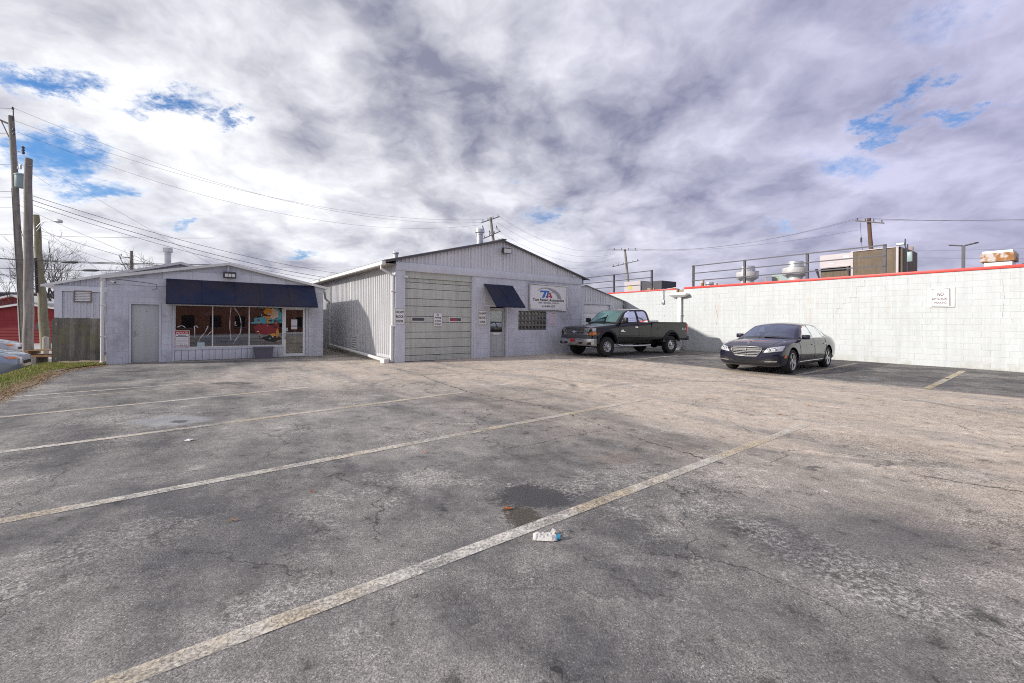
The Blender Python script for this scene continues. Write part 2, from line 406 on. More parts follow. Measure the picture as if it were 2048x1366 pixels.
# ------------------------------------------------------------------ asphalt
def asphalt():
    m, t, b = principled('asphalt')
    p = t.pos(); x, y, z = t.sep(p)
    q = t.m('ADD', t.m('MULTIPLY', x, .817), t.m('MULTIPLY', y, .576))      # distance from the camera's corner towards the white wall
    wob = t.m('MULTIPLY', t.m('SUBTRACT', t.noise(p, .45, 3, .6), .5), 3.2)
    qq = t.m('ADD', q, wob)
    aisle = t.m('MAXIMUM', t.mr(qq, 3.2, 7.6), t.m('MULTIPLY', t.mr(t.m('ADD', y, wob), 7.5, 12.), t.mr(x, -9.5, -5., 0., .75)))
    aisle = t.m('MULTIPLY', aisle, t.mr(t.m('ADD', q, t.m('MULTIPLY', wob, .25)), 13.9, 13.2))
    stalls = t.mr(t.m('ADD', q, t.m('MULTIPLY', wob, .16)), 13.35, 13.9)
    nA = t.noise(t.v('ADD', p, (7, 3, 1)), .33, 3, .55)
    # tyre streaks follow the aisle
    st = t.comb(t.m('ADD', t.m('MULTIPLY', x, .817), t.m('MULTIPLY', y, .576)), t.m('MULTIPLY', t.m('ADD', t.m('MULTIPLY', x, .576), t.m('MULTIPLY', y, -.817)), .22), 0.)
    nS = t.noise(st, 1.5, 5, .6)
    nB = t.noise(t.v('ADD', p, (2, 11, 4)), 1.1, 6, .68)
    nC = t.noise(t.v('ADD', p, (5, 1, 8)), 5.5, 3, .65)
    spk = t.noise(p, 95, 2, .8); spk2 = t.noise(t.v('ADD', p, (3, 3, 3)), 30, 3, .75)
    tt = t.m('ADD', t.m('MULTIPLY', aisle, .58), t.m('MULTIPLY', t.m('SUBTRACT', nA, .5), .95))
    tt = t.m('ADD', tt, t.m('MULTIPLY', t.m('SUBTRACT', nB, .5), 1.35)); tt = t.m('ADD', tt, t.m('MULTIPLY', t.m('SUBTRACT', nS, .5), 1.0))
    near = t.mr(qq, 5.2, 1.5)
    tt = t.m('ADD', tt, t.m('SUBTRACT', .30, t.m('MULTIPLY', near, .06)), clamp=True)
    c = t.mix(tt, t.mix(near, (.135, .127, .120), (.128, .125, .125)), t.mix(near, (.53, .475, .41), (.51, .47, .425)))
    tan = t.m('MULTIPLY', aisle, t.mr(nS, .30, .58))
    c = t.mix(t.m('MULTIPLY', tan, .70), c, (.62, .51, .40))
    c = t.mix(t.m('MULTIPLY', stalls, .72), c, t.mix(t.mr(nB, .4, .62), (.075, .073, .078), (.19, .18, .175)))
    # exposed pale aggregate in worn patches
    worn = t.m('MULTIPLY', t.mr(t.noise(t.v('ADD', p, (21, 5, 2)), .8, 6, .7), .52, .64), t.mr(spk2, .42, .62))
    c = t.mix(t.m('MULTIPLY', worn, .55), c, (.56, .53, .48))
    # single stones
    vo = t.new('ShaderNodeTexVoronoi'); t.put(p, vo.inputs['Vector']); vo.inputs['Scale'].default_value = 95
    rnd = t.sep(vo.outputs['Color'])[0]
    stone = t.m('MULTIPLY', t.mr(rnd, .80, .92), t.mr(vo.outputs['Distance'], .42, .25))
    c = t.mix(t.m('MULTIPLY', stone, t.mr(nB, .3, .65, .25, .75)), c, (.60, .57, .54))
    amp = t.mr(nB, .35, .65, .45, 1.0)
    c = t.v('SCALE', c, t.m('ADD', 1., t.m('MULTIPLY', t.mr(spk, .36, .66, -.62, .60, False), amp))); c = t.v('SCALE', c, t.mr(spk2, .36, .64, .80, 1.18, False))
    c = t.v('SCALE', c, t.mr(nC, .3, .7, .80, 1.20, False)); c = t.v('SCALE', c, t.mr(nC, .38, .30, 1., .62)); c = t.v('SCALE', c, t.mr(t.m('MULTIPLY', nC, nB), .36, .44, 1., 1.35))
    # crazing
    pc = t.v('ADD', p, t.v('SCALE', t.v('SUBTRACT', t.noise(p, 9, 2, .6, color=True), (.5, .5, .5)), .16))
    e1 = t.voro(pc, 7.5, 'DISTANCE_TO_EDGE'); e2 = t.voro(t.v('ADD', pc, (3, 8, 0)), 21, 'DISTANCE_TO_EDGE')
    k1 = t.m('MULTIPLY', t.mr(e1, .035, .004), t.mr(t.noise(p, .8, 3, .6), .52, .64))
    k2 = t.m('MULTIPLY', t.mr(e2, .09, .01), t.mr(t.noise(t.v('ADD', p, (8, 1, 1)), .5, 3, .65), .48, .62))
    e3 = t.voro(t.v('ADD', p, t.v('SCALE', t.v('SUBTRACT', t.noise(p, 2.2, 5, .65, color=True), (.5, .5, .5)), .55)), .62, 'DISTANCE_TO_EDGE')
    k3 = t.m('MULTIPLY', t.mr(e3, .0075, .001), t.mr(t.noise(t.v('ADD', p, (1, 9, 3)), .6, 3, .6), .46, .56))
    kk = t.m('MAXIMUM', t.m('MAXIMUM', k1, t.m('MULTIPLY', k2, .8)), k3)
    c = t.mix(t.m('MULTIPLY', kk, .72), c, (.035, .034, .033))
    # oil spots, old patch, wet dip
    pw = t.v('ADD', p, t.v('SCALE', t.v('SUBTRACT', t.noise(p, 4.5, 4, .68, color=True), (.5, .5, .5)), .40))
    for cx, cy, rx, ry, s, colr in ((.18, 3.70, .36, .28, .92, (.066, .064, .066)), (.08, 3.30, .15, .20, .88, (.072, .06, .048)), (3.07, 4.48, .12, .05, .7, (.06, .06, .06)),
                                    (-4.9, 6.4, .55, .35, .45, (.40, .42, .44)), (-4.74, 6.34, .16, .09, .8, (.06, .06, .06)), (-6.43, 10.2, .55, .25, .75, (.07, .07, .07)), (-8.6, 9.3, .8, .4, .5, (.09, .085, .08)),
                                    (-3.4, 4.2, 1.1, .8, .38, (.095, .095, .10)), (-2.2, 3.0, .9, .5, .40, (.09, .09, .095)), (-7.2, 13.6, .5, .2, .7, (.06, .06, .065)), (-10.6, 12.5, .35, .15, .7, (.05, .05, .05)),
                                    (1.1, 4.75, .28, .16, .35, (.16, .11, .08)), (.5, 2.5, .5, .18, .4, (.08, .08, .085)), (2.4, 3.0, .8, .45, .3, (.11, .10, .11))):
        d = t.v('LENGTH', t.v('DIVIDE', t.v('SUBTRACT', pw, (cx, cy, 0)), (rx, ry, 9)))
        c = t.mix(t.mr(t.m('ADD', d, t.m('MULTIPLY', t.m('SUBTRACT', spk2, .5), 1.1)), 1.12, .72, 0., s), c, t.v('SCALE', colr, t.mr(spk, .36, .66, .3, 1.9, False)))
    # faint tyre arcs
    for cx, cy, r, wd in ((-.9, 10.4, 2.3, .10), (-.6, 10.2, 2.05, .10), (4.6, 7.9, 3.3, .12)):
        d = t.m('ABSOLUTE', t.m('SUBTRACT', t.v('LENGTH', t.v('SUBTRACT', t.v('MULTIPLY', p, (1, 1, 0)), (cx, cy, 0))), r))
        c = t.mix(t.m('MULTIPLY', t.mr(d, wd, wd * .4, 0., .45), t.mr(nB, .4, .62)), c, (.12, .11, .10))
    t.put(c, b.inputs['Base Color'])
    b.inputs['Roughness'].default_value = .88; b.inputs['Specular IOR Level'].default_value = .3
    bn = t.new('ShaderNodeBump'); bn.inputs['Strength'].default_value = .75; bn.inputs['Distance'].default_value = .006
    hh = t.m('ADD', spk, t.m('MULTIPLY', spk2, .7))
    t.put(hh, bn.inputs['Height']); t.t.links.new(bn.outputs[0], b.inputs['Normal'])
asphalt()

def line_paint(name, col, lo, hi):
    m, t, b = principled(name); p = t.pos()
    out = [n for n in t.t.nodes if n.type == 'OUTPUT_MATERIAL'][0]
    n1 = t.noise(p, 1.3, 8, .7); n2 = t.noise(p, 55, 5, .75); n3 = t.noise(p, 7, 6, .7)
    e = t.voro(t.v('ADD', p, t.v('SCALE', t.noise(p, 12, 3, .6, color=True), .1)), 14, 'DISTANCE_TO_EDGE')
    a = t.m('ADD', t.m('ADD', t.m('MULTIPLY', n1, .5), t.m('MULTIPLY', n2, .55)), t.m('MULTIPLY', n3, .45))
    a = t.m('MULTIPLY', t.mr(a, lo, hi), t.mr(e, .0, .05, .35, 1.))
    c = t.mix(t.mr(t.noise(t.v('ADD', p, (3, 1, 0)), .9, 6, .6), .42, .62), col, tuple(k * f for k, f in zip(col, (.95, .84, .66))))
    t.put(t.v('SCALE', c, t.mr(n2, .3, .7, .8, 1.15, False)), b.inputs['Base Color']); b.inputs['Roughness'].default_value = .8
    tr = t.new('ShaderNodeBsdfTransparent'); mx = t.new('ShaderNodeMixShader'); t.put(a, mx.inputs[0])
    t.t.links.new(tr.outputs[0], mx.inputs[1]); t.t.links.new(b.outputs[0], mx.inputs[2]); t.t.links.new(mx.outputs[0], out.inputs[0])
line_paint('line_white', (.68, .645, .58), .56, .90)
line_paint('line_worn', (.50, .47, .41), .60, .90)
line_paint('crack_worn', (.05, .047, .045), .64, .92)
line_paint('line_yellow', (.66, .61, .50), .54, .86)

# ------------------------------------------------------------------ ground
b = B(); b.add([(-900, -700, -.46), (1100, -700, -.46), (1100, 1500, -.46), (-900, 1500, -.46)], [(0, 1, 2, 3)])
ground = tag(b.obj('ground', 'street_grey'), kind='structure')
rows = []
xs = [-.8 + i * .6 for i in range(72)]; ys = [-26 + i * .6 for i in range(86)]
for j in ys:
    r = []
    for i in xs:
        X, Y, _ = SH.w(i, j); r.append((X, Y, gz(X, Y)))
    rows.append(r)
b = B(); b.grid(rows, smooth=True)
e0 = [r[0] for r in rows]; b.grid([[(x, y, z - .6) for x, y, z in e0], e0], flip=False)
lot = tag(b.obj('parking_lot', 'asphalt'), kind='structure')

def ribbon(name, mat, pts, width, lift, jitter=0., parent=lot, seg=.35, taper=False):
    pts = [Vector((x, y, 0)) for x, y in pts]; path = []
    for a, c in zip(pts, pts[1:]):
        n = max(1, int((c - a).length / seg))
        path += [a.lerp(c, k / n) for k in range(n)]
    path.append(pts[-1]); L = []; R = []
    for i, p in enumerate(path):
        d = (path[min(i + 1, len(path) - 1)] - path[max(i - 1, 0)]).normalized(); nrm = Vector((-d.y, d.x, 0))
        if jitter: p = p + nrm * random.uniform(-jitter, jitter)
        hw = width / 2 * (random.uniform(.35, 1.3) if taper else 1)
        for lst, s in ((L, 1), (R, -1)):
            e = p + nrm * hw * s; lst.append((e.x, e.y, gz(e.x, e.y) + lift))
    b = B(); b.grid([R, L], smooth=True)
    return b.obj(name, mat, parent)

def ext(a, c, k0=0., k1=0.):
    d = Vector((c[0] - a[0], c[1] - a[1])); return [(a[0] - d.x * k0, a[1] - d.y * k0), (c[0] + d.x * k1, c[1] + d.y * k1)]
for pts, wd, mt in ((ext((-1.57, 1.77), (4.24, 6.39), .12), .11, 'line_white'), (ext((-3.65, 3.17), (2.68, 8.56), .3), .12, 'line_white'),
                    (ext((-5.55, 4.81), (-1.01, 9.13), .4), .12, 'line_white'), (ext((-7.52, 6.52), (-4.4, 9.67), .5), .12, 'line_white'),
                    (ext((-9.38, 8.12), (-6.51, 10.92)), .11, 'line_white'), ([(-10.37, 9.54), (-7.04, 10.52)], .08, 'line_worn'),
                    ([(-8.9, 7.75), (-6.2, 10.2)], .09, 'line_worn'),
                    ([(8.13, 12.6), (12.37, 15.92)], .13, 'line_yellow'), ([(9.55, 10.18), (14.0, 13.74)], .14, 'line_yellow'),
                    ([(5.01, 17.32), (7.17, 19.1)], .10, 'line_yellow'), ([(6.60, 14.66), (10.6, 18.1)], .11, 'line_worn'),
                    ([(1.28, 11.24), (1.9, 10.6)], .13, 'line_worn'), ([(-1.21, 13.69), (-.08, 13.34)], .18, 'line_worn')):
    ribbon('parking_line', mt, pts, wd, .005)
for pts, wd in (([(.6, 7.6), (1.26, 6.3), (1.7, 5.4), (2.2, 4.56)], .035), ([(-3.6, 13.6), (-2.77, 12.68), (-1.9, 10.9), (-.9, 9.2), (-.32, 8.55), (.6, 7.6)], .05),
                ([(-3.9, 15.0), (-4.6, 13.4), (-5.16, 11.93), (-6.6, 10.9)], .03), ([(.45, 2.75), (.62, 2.52), (.70, 2.42), (.86, 2.3)], .012),
                ([(3.9, 4.3), (4.5, 3.85), (5.1, 3.5)], .025), ([(6.8, 13.2), (9.2, 10.3), (12.4, 7.0)], .07), ([(-.55, 1.7), (-.3, 1.55)], .02), ([(9.9, 12.2), (12.2, 9.4)], .05)):
    ribbon('pavement_crack', 'crack_worn', pts, wd, .004, jitter=.03, seg=.04, taper=True)

# grass bank along the lot's left edge, falling to the street
def bank(i, j):
    X, Y, _ = SH.w(i, j)
    z = .012 + .05 * ss(-.75, -1.3, i) - .46 * ss(-1.55, -2.0, i)
    if j > .45: z -= .02
    return (X, Y, gz(X, Y) + z)
b = B(); bx = [-.72, -1., -1.3, -1.55, -1.7, -1.85, -2.05, -2.3]
b.grid([[bank(i + (.08 * math.sin(j * 2.1) if i == -.72 else 0), j) for i in bx] for j in [-26 + k * .5 for k in range(60)]], flip=True)
poly = [(-.8, -2.3), (-.62, -1.2), (-.3, -.55), (-.02, -.3), (-.02, 4.8), (-1.5, 4.8), (-1.5, -2.3)]
pts = [SH.w(i, j) for i, j in poly]
b.add([(x, y, gz(x, y) + .03) for x, y, _ in pts], [tuple(range(len(pts)))])
bankob = tag(b.obj('grass_bank', 'soil'), kind='structure')
gb = B(); sb = B()
def blade(bb, x, y, z, h, lean, wd):
    a = random.uniform(0, 6.28); c, s = math.cos(a), math.sin(a); la = random.uniform(0, 6.28)
    ex, ey = math.cos(la) * lean, math.sin(la) * lean
    bb.add([(x - c * wd, y - s * wd, z - .01), (x + c * wd, y + s * wd, z - .01), (x + ex, y + ey, z + h)], [(0, 1, 2)])
for k in range(26000):
    if k % 3 == 0:
        i = random.uniform(-1.5, -.02); j = random.uniform(-1.6, .55)
        if i > -.62 + .5 * (j + 1.2) and j < -.35: continue
        X, Y, z = *SH.w(i, j)[:2], 0; z = gz(X, Y) + .03
    else:
        i = random.triangular(-2.0, -.8, -1.4); j = random.uniform(-11, .9); X, Y, z = bank(i, j)
    blade(gb, X, Y, z, random.uniform(.02, .07), random.uniform(.01, .05), random.uniform(.004, .008))
for k in range(6500):
    j = random.uniform(-12, -.3); i = random.gauss(-.78, .13)
    if j > -2.3: i += .7 * ss(-2.3, -.3, j)
    X, Y, _ = SH.w(i, j)
    blade(sb, X, Y, gz(X, Y) + .015 + .03 * ss(-.7, -1., i), random.uniform(.002, .02), random.uniform(.03, .10), random.uniform(.004, .010))
tag(gb.obj('grass', 'grass_blade'), 'short green and yellowing grass on the bank by the wooden fence', 'grass', kind='stuff')
tag(sb.obj('dry_straw', 'straw'), 'brown dry straw along the edge of the asphalt', 'straw', kind='stuff')


# ------------------------------------------------------------------ building kit
_bm = {}
def block_mesh(wd, hg, mat):
    key = (round(wd, 3), round(hg, 3), mat)
    if key not in _bm:
        j, bv = .003, .005
        x0, x1, z0, z1 = j, wd - j, j, hg - j
        b = B()
        ring = lambda a, y: [(x0 + a, y, z0 + a), (x1 - a, y, z0 + a), (x1 - a, y, z1 - a), (x0 + a, y, z1 - a)]
        b.add(ring(bv, 0) + ring(0, .0045) + ring(0, .03), [(0, 1, 2, 3)] + [(4 + i, 4 + (i + 1) % 4, (i + 1) % 4, i) for i in range(4)] + [(8 + i, 8 + (i + 1) % 4, 4 + (i + 1) % 4, 4 + i) for i in range(4)])
        _bm[key] = b.mesh('block', [mat])
    return _bm[key]

def cut(r, o):
    x0, x1, z0, z1 = r; a0, a1, c0, c1 = o
    if a0 >= x1 or a1 <= x0 or c0 >= z1 or c1 <= z0: return [r]
    out = []
    if a0 > x0: out.append((x0, a0, z0, z1))
    if a1 < x1: out.append((a1, x1, z0, z1))
    m0, m1 = max(x0, a0), min(x1, a1)
    if c0 > z0: out.append((m0, m1, z0, c0))
    if c1 < z1: out.append((m0, m1, c1, z1))
    return out

def block_wall(parent, x0, x1, z0, z1, openings, mat, joint, limit, score, bw=.4, bh=.2, thick=.2):
    pieces = []; row = 0; z = z0
    while z < z1 - .02:
        x = x0 - (bw / 2 if row % 2 else 0)
        while x < x1 - .02:
            rs = [(max(x, x0), min(x + bw, x1), z, min(z + bh, z1))]
            for o in openings: rs = [p for r in rs for p in cut(r, o)]
            pieces += [r for r in rs if r[1] - r[0] > .035 and r[3] - r[2] > .035]
            x += bw
        z += bh; row += 1
    pieces.sort(key=lambda r: score((r[0] + r[1]) / 2, (r[2] + r[3]) / 2))
    for r in pieces[:limit]:
        link('block', block_mesh(r[1] - r[0], r[3] - r[2], mat), parent, (r[0], random.uniform(-.0015, .0015), r[2]))
    if len(pieces) > limit:
        b = B()
        for r in pieces[limit:]:
            me = block_mesh(r[1] - r[0], r[3] - r[2], mat); dy = random.uniform(-.0015, .0015)
            b.add([(v.co.x + r[0], v.co.y + dy, v.co.z + r[2]) for v in me.vertices], [tuple(p.vertices) for p in me.polygons])
        tag(b.obj('blockwork', mat, parent), kind='stuff')
    gx = sorted({x0, x1, *[v for o in openings for v in o[:2] if x0 < v < x1]}); gzs = sorted({z0, z1, *[v for o in openings for v in o[2:] if z0 < v < z1]})
    b = B()
    for a, c in zip(gx, gx[1:]):
        for d, e in zip(gzs, gzs[1:]):
            mx, mz = (a + c) / 2, (d + e) / 2
            if any(o[0] < mx < o[1] and o[2] < mz < o[3] for o in openings): continue
            b.box(a, c, .004, thick, d, e)
    b.obj('mortar_wall', joint, parent)

def ribbed(x0, x1, zlo, zhi, pitch, depth, top=.35, M=None, mat=0, b=None):
    """vertical-ribbed metal sheet facing -y; zlo and zhi are functions of x"""
    b = b or B(); prof = []; n = max(1, round((x1 - x0) / pitch)); p = (x1 - x0) / n
    for k in range(n):
        o = x0 + k * p
        prof += [(o, 0), (o + p * (.5 - top / 2 - .1), 0), (o + p * (.5 - top / 2), -depth), (o + p * (.5 + top / 2), -depth), (o + p * (.5 + top / 2 + .1), 0)]
    prof.append((x1, 0))
    b.grid([[(x, y, zlo(x)) for x, y in prof], [(x, y, zhi(x)) for x, y in prof]], smooth=False, M=M, mat=mat)
    return b

def roof_slope(b, xa, za, xb, zb, y0, y1, pitch=.2, depth=.025, mat=0, th=.03):
    """ribbed roof sheet falling from (xa,za) to (xb,zb)"""
    n = max(2, round((y1 - y0) / pitch)); p = (y1 - y0) / n; ys = []
    for k in range(n):
        o = y0 + k * p; ys += [(o, 0), (o + .3 * p, 0), (o + .42 * p, depth), (o + .72 * p, depth), (o + .84 * p, 0)]
    ys.append((y1, 0))
    top = lambda x, z: [(x, y, z + h) for y, h in ys]; bot = lambda x, z: [(x, y, z - th) for y, h in ys]
    fl = xb < xa
    b.grid([top(xa, za), top(xb, zb)], mat, False, flip=not fl)
    b.grid([bot(xa, za), bot(xb, zb)], mat, False, flip=fl)
    b.grid([bot(xb, zb), top(xb, zb)], mat, False, flip=fl)
    for yy, idx in ((y0, 0), (y1, -1)):
        b.add([bot(xa, za)[idx], bot(xb, zb)[idx], top(xb, zb)[idx], top(xa, za)[idx]], [(0, 1, 2, 3)], mat)

def vent_pipe(parent, x, y, z0, z1, r, cap=1.5, mat='galv', name='vent_pipe'):
    b = B(); h = z1 - z0
    b.lathe([(0, 0), (r, 0), (r, h * .62), (r * 1.12, h * .63), (r * 1.12, h * .66), (r, h * .67), (r, h * .74), (r * cap, h * .76), (r * cap * 1.04, h * .82), (r * cap, h * .84), (r * cap, h * .97), (r * .5, h), (0, h)], 20)
    b.lathe([(r * 1.25, 0), (r * 1.25, .03), (r * 1.05, .06)], 20)
    return b.obj(name, mat, parent, 40, (x, y, z0))

def flood(frame, x, y, z, label, wd=.42, leds=False):
    t = frame.thing('flood_light', label, 'flood light', x, y, z, 'flood lights on the gables')
    b = B(); Mx = Matrix.Translation((0, -.2, 0)) @ Matrix.Rotation(rad(12), 4, 'X')
    b.rbox(-wd / 2, wd / 2, -.05, .09, -.11, .12, .02, M=Mx); b.obj('housing', 'dark_metal', t, 35)
    b = B()
    b.box(-wd / 2 + .03, wd / 2 - .03, -.056, -.048, -.08, .09, M=Mx)
    b.obj('lens', 'dark_metal' if leds else 'lamp_clear', t)
    if leds:
        for k in (-1, 0, 1):
            b = B(); b.box(-.045 + k * .11, .045 + k * .11, -.062, -.055, -.05, .06, M=Mx); b.obj('led_panel', 'sign_white', t)
    b = B(); b.box(-.07, .07, -.03, 0, -.08, .08); b.box(-.03, .03, -.18, -.02, -.03, .03); b.obj('bracket', 'dark_metal', t)

def camera_bullet(frame, x, y, z, label, d=(-.3, -.6, -.25)):
    t = frame.thing('security_camera', label, 'security camera', x, y, z, 'security cameras')
    d = Vector(d).normalized(); b = B(); b.cyl((0, 0, 0), (0, -.05, 0), .04, n=14); b.obj('mount', 'white_trim', t)
    b = B(); s = Vector((0, -.06, -.01)); b.tube([s - d * .02, s + d * .16], [.035, .035], 14); b.obj('body', 'white_trim', t)
    b = B(); b.tube([s + d * .155, s + d * .168], .026, 14); b.obj('lens', 'black_plastic', t)

def sign_board(frame, x0, x1, z0, z1, y, name, label, mat='sign_white', border='sign_black', bw=.008, th=.012):
    t = frame.thing(name, label, 'sign', (x0 + x1) / 2, y, z0)
    wd, h = x1 - x0, z1 - z0
    b = B(); b.box(-wd / 2, wd / 2, -th, 0, 0, h); b.obj('panel', mat, t)
    if border:
        b = B(); i = bw * 1.4; y0, y1 = -th - .003, -th - .0005
        b.box(-wd / 2 + i, wd / 2 - i, y0, y1, i, i + bw); b.box(-wd / 2 + i, wd / 2 - i, y0, y1, h - i - bw, h - i)
        b.box(-wd / 2 + i, -wd / 2 + i + bw, y0, y1, i + bw, h - i - bw); b.box(wd / 2 - i - bw, wd / 2 - i, y0, y1, i + bw, h - i - bw)
        b.obj('border', border, t)
    return t, wd, h

def awning(frame, x0, x1, ztop, zbot, proj, label, ends, mat='navy_canvas'):
    t = frame.thing('canvas_awning', label, 'awning', x0, 0, zbot); w_, h = x1 - x0, ztop - zbot
    b = B(); n = 24; rows = []
    for k in range(9):
        v = k / 8; r = []
        for i in range(n + 1):
            u = i / n; sag = .012 * math.sin(u * math.pi * 6) ** 2 * math.sin(v * math.pi)
            r.append((u * w_, -.03 - (proj - .03) * v + sag, h * (1 - v) - sag))
        rows.append(r)
    b.grid(rows, flip=True); b.grid([[(x, y + .012, z - .008) for x, y, z in r] for r in rows])
    b.grid([rows[-1], [(x, y + .004, z - .05) for x, y, z in rows[-1]]], flip=True)
    b.obj('canvas', mat, t)
    ns = max(2, round(w_ / .95))
    for k in range(1, ns):
        b = B(); i = round(k * n / ns); b.tube([(r[i][0], r[i][1] - .004, r[i][2] + .003) for r in rows], .006, 5); b.obj('seam', mat, t)
    if ends:
        for x, f in ((0.004, 0), (w_ - .004, 1)):
            b = B(); b.add([(x, -.03, h - .01), (x, -.03, 0), (x, -proj + .01, 0)], [(0, 1, 2), (2, 1, 0)]); b.obj('end_panel', mat, t)
    b = B()
    for x in (0.03, w_ - .03):
        b.tube([(x, -.03, .02), (x, -.03, h - .06), (x, -proj + .07, .03), (x, -.03, .03)], .012, 6)
    b.tube([(.03, -proj + .06, .02), (w_ - .03, -proj + .06, .02)], .012, 6)
    b.obj('frame', 'alu_frame', t)
    return t

# ================================================================== garage
garage = GA.thing('garage_building', 'pale lavender gabled garage with ribbed metal gable and overhead door, in the centre', 'building', 0, 0, 0)
GW, GE, GR, GX, GD = 9.15, 3.54, 4.77, 4.55, 18.
slope = (GR - 3.60) / GX
roofz = lambda x: 3.60 + slope * min(x, GW - x)
b = B(); b.box(0, .345, 0, .3, 0, 3.248); b.box(.002, .34, -.012, -.001, 0, 3.248); b.obj('corner_pillar', 'lav_paint', garage)
b = B(); b.rbox(-.012, GW + .012, -.035, .2, 3.25, GE, .006); b.obj('beam', 'lav_paint', garage)
b = B(); b.box(.346, 3.129, .07, .2, 3.02, 3.249); b.obj('door_header', 'door_green', garage)
b = B(); b.box(3.13, 3.20, .02, .3, 0, 3.249); b.box(3.2005, 3.309, -.006, .2, 0, 3.249); b.obj('door_jamb', 'lav_paint', garage)
# overhead door
seams = [.03, .24, .51, .84, 1.08, 1.44, 1.65, 2.02, 2.29, 2.64, 2.87, 3.019]
odoor = link('overhead_door', None, garage)
b = B(); b.box(.346, 3.129, .15, .17, 0, 3.02); b.obj('backing', 'black_plastic', odoor)
for z0, z1 in zip(seams, seams[1:]):
    b = B(); h = z1 - z0 - .012; n = 4; rows = []
    prof = [(0, .03), (.004, .0)]
    for k in range(n):
        a = k / n * h; c = (k + 1) / n * h
        prof += [(a + .006, 0), (c - .012, .0), (c - .008, .005), (c - .003, .005)]
    prof += [(h - .002, 0), (h, .03)]
    b.grid([[(x, .115 + dy, z0 + .006 + z) for z, dy in prof] for x in (.352, 3.123)], smooth=False, flip=False)
    b.v = list(b.v); b.obj('door_panel', 'door_green', odoor)
for x0, x1, lite in ((.63, 1.17, 0), (2.16, 2.71, 1)):
    wn = link('door_window', None, odoor); b = B()
    for r in ((x0, x1, 1.455, 1.485), (x0, x1, 1.605, 1.635), (x0, x0 + .03, 1.485, 1.605), (x1 - .03, x1, 1.485, 1.605)): b.box(r[0], r[1], .098, .113, r[2], r[3])
    b.obj('frame', 'white_trim', wn)
    b = B(); b.box(x0 + .03, x1 - .03, .105, .112, 1.485, 1.605); b.obj('pane', 'glassblock_face', wn)
    if lite:
        b = B(); b.box(x0 + .05, x0 + .32, .1025, .1045, 1.50, 1.57); b.obj('red_reflection', 'sign_crimson', wn)  # red reflection in the right pane, painted as a thin crimson plate
b = B(); b.rbox(1.53, 1.83, .085, .112, .265, .305, .006); b.obj('lift_handle', 'white_trim', odoor)
# block front to the right of the overhead door
ops = [(3.87, 4.86, 0, 2.14), (5.40, 6.97, 1.13, 1.95)]
block_wall(garage, 3.31, GW, 0, 3.25, ops, 'lav_block', 'lav_joint', 300, lambda x, z: x)
b = B()
b.box(3.872, 3.945, -.012, .22, 0, 2.139); b.box(4.775, 4.858, -.012, .22, 0, 2.139); b.box(3.946, 4.774, -.008, .22, 2.08, 2.139)
b.obj('door_frame', 'lav_paint', garage)
ed = link('entry_door', None, garage, (3.96, .12, .06)); b = B(); dw, dh = .80, 1.98
b.box(0, .10, 0, .045, 0, dh); b.box(dw - .10, dw, 0, .045, 0, dh); b.box(.101, dw - .101, 0, .045, dh - .13, dh); b.box(.101, dw - .101, 0, .045, .86, 1.0); b.box(.101, dw - .101, 0, .045, 0, .16)
b.obj('leaf', 'steel_door', ed)
b = B(); b.box(.101, dw - .101, .018, .03, .16, .86)
for x in (.16, .43): b.box(x, x + .21, .006, .0175, .22, .80)
b.obj('lower_panel', 'steel_door', ed)
b = B(); b.box(.101, dw - .101, .02, .028, 1.0, dh - .13); b.obj('pane', 'window_glass', ed)
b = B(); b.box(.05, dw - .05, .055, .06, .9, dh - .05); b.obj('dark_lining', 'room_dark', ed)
for nm, r, mt in (('notice', (.13, .62, 1.56, 1.83), 'paper'), ('notice', (.30, .60, 1.26, 1.40), 'paper_pink'), ('notice', (.30, .55, 1.09, 1.22), 'paper_yellow'), ('blind_rail', (.12, .66, 1.46, 1.50), 'hvac_brown')):
    b = B(); b.box(r[0], r[1], .031, .036, r[2], r[3]); b.obj(nm, mt, ed)
b = B(); b.rbox(.22, .56, -.012, -.001, .89, .96, .004); b.obj('letter_slot', 'alu_frame', ed)
b = B(); b.cyl((.06, 0, .98), (.06, -.06, .98), .028, n=12); b.obj('knob', 'chrome_dull', ed)
# glass block window
gw = link('glass_block_window', None, garage); b = B(); b.box(5.402, 6.968, .06, .12, 1.132, 1.948); b.obj('grout', 'hvac_brown', gw)
gm = None; bw, bh = 1.566 / 8, .816 / 4
for i in range(8):
    for j in range(4):
        if gm is None:
            b = B(); x0, x1, z0, z1 = .006, bw - .006, .006, bh - .006
            ring = lambda a, y: [(x0 + a, y, z0 + a), (x1 - a, y, z0 + a), (x1 - a, y, z1 - a), (x0 + a, y, z1 - a)]
            vs = ring(0, .02) + ring(0, .004) + ring(.022, -.004) + ring(.055, .010)
            q = lambda a, c: [(a + k, a + (k + 1) % 4, c + (k + 1) % 4, c + k) for k in range(4)]
            b.add(vs, q(0, 4) + q(4, 8), 0); b.add(vs, q(8, 12) + [(12, 13, 14, 15)], 1)
            gm = b.mesh('glass_block', ['glassblock', 'glassblock_face'])
        link('glass_block', gm, gw, (5.402 + i * bw, .035, 1.132 + j * bh))
# gable sheets
for k in range(6):
    xa, xb = k * GW / 6 + .004, (k + 1) * GW / 6 - .004
    Mx = Matrix.Translation((0, .03, 0))
    if xa < GX < xb:
        bb = B()
        for p0, p1 in ((xa, GX), (GX, xb)): ribbed(p0, p1, lambda x: GE, lambda x: roofz(x), .155, .03, M=Mx, b=bb)
        bb.obj('siding_sheet', 'gable_metal', garage)
    else: ribbed(xa, xb, lambda x: GE, lambda x: roofz(x), .155, .03, M=Mx).obj('siding_sheet', 'gable_metal', garage)
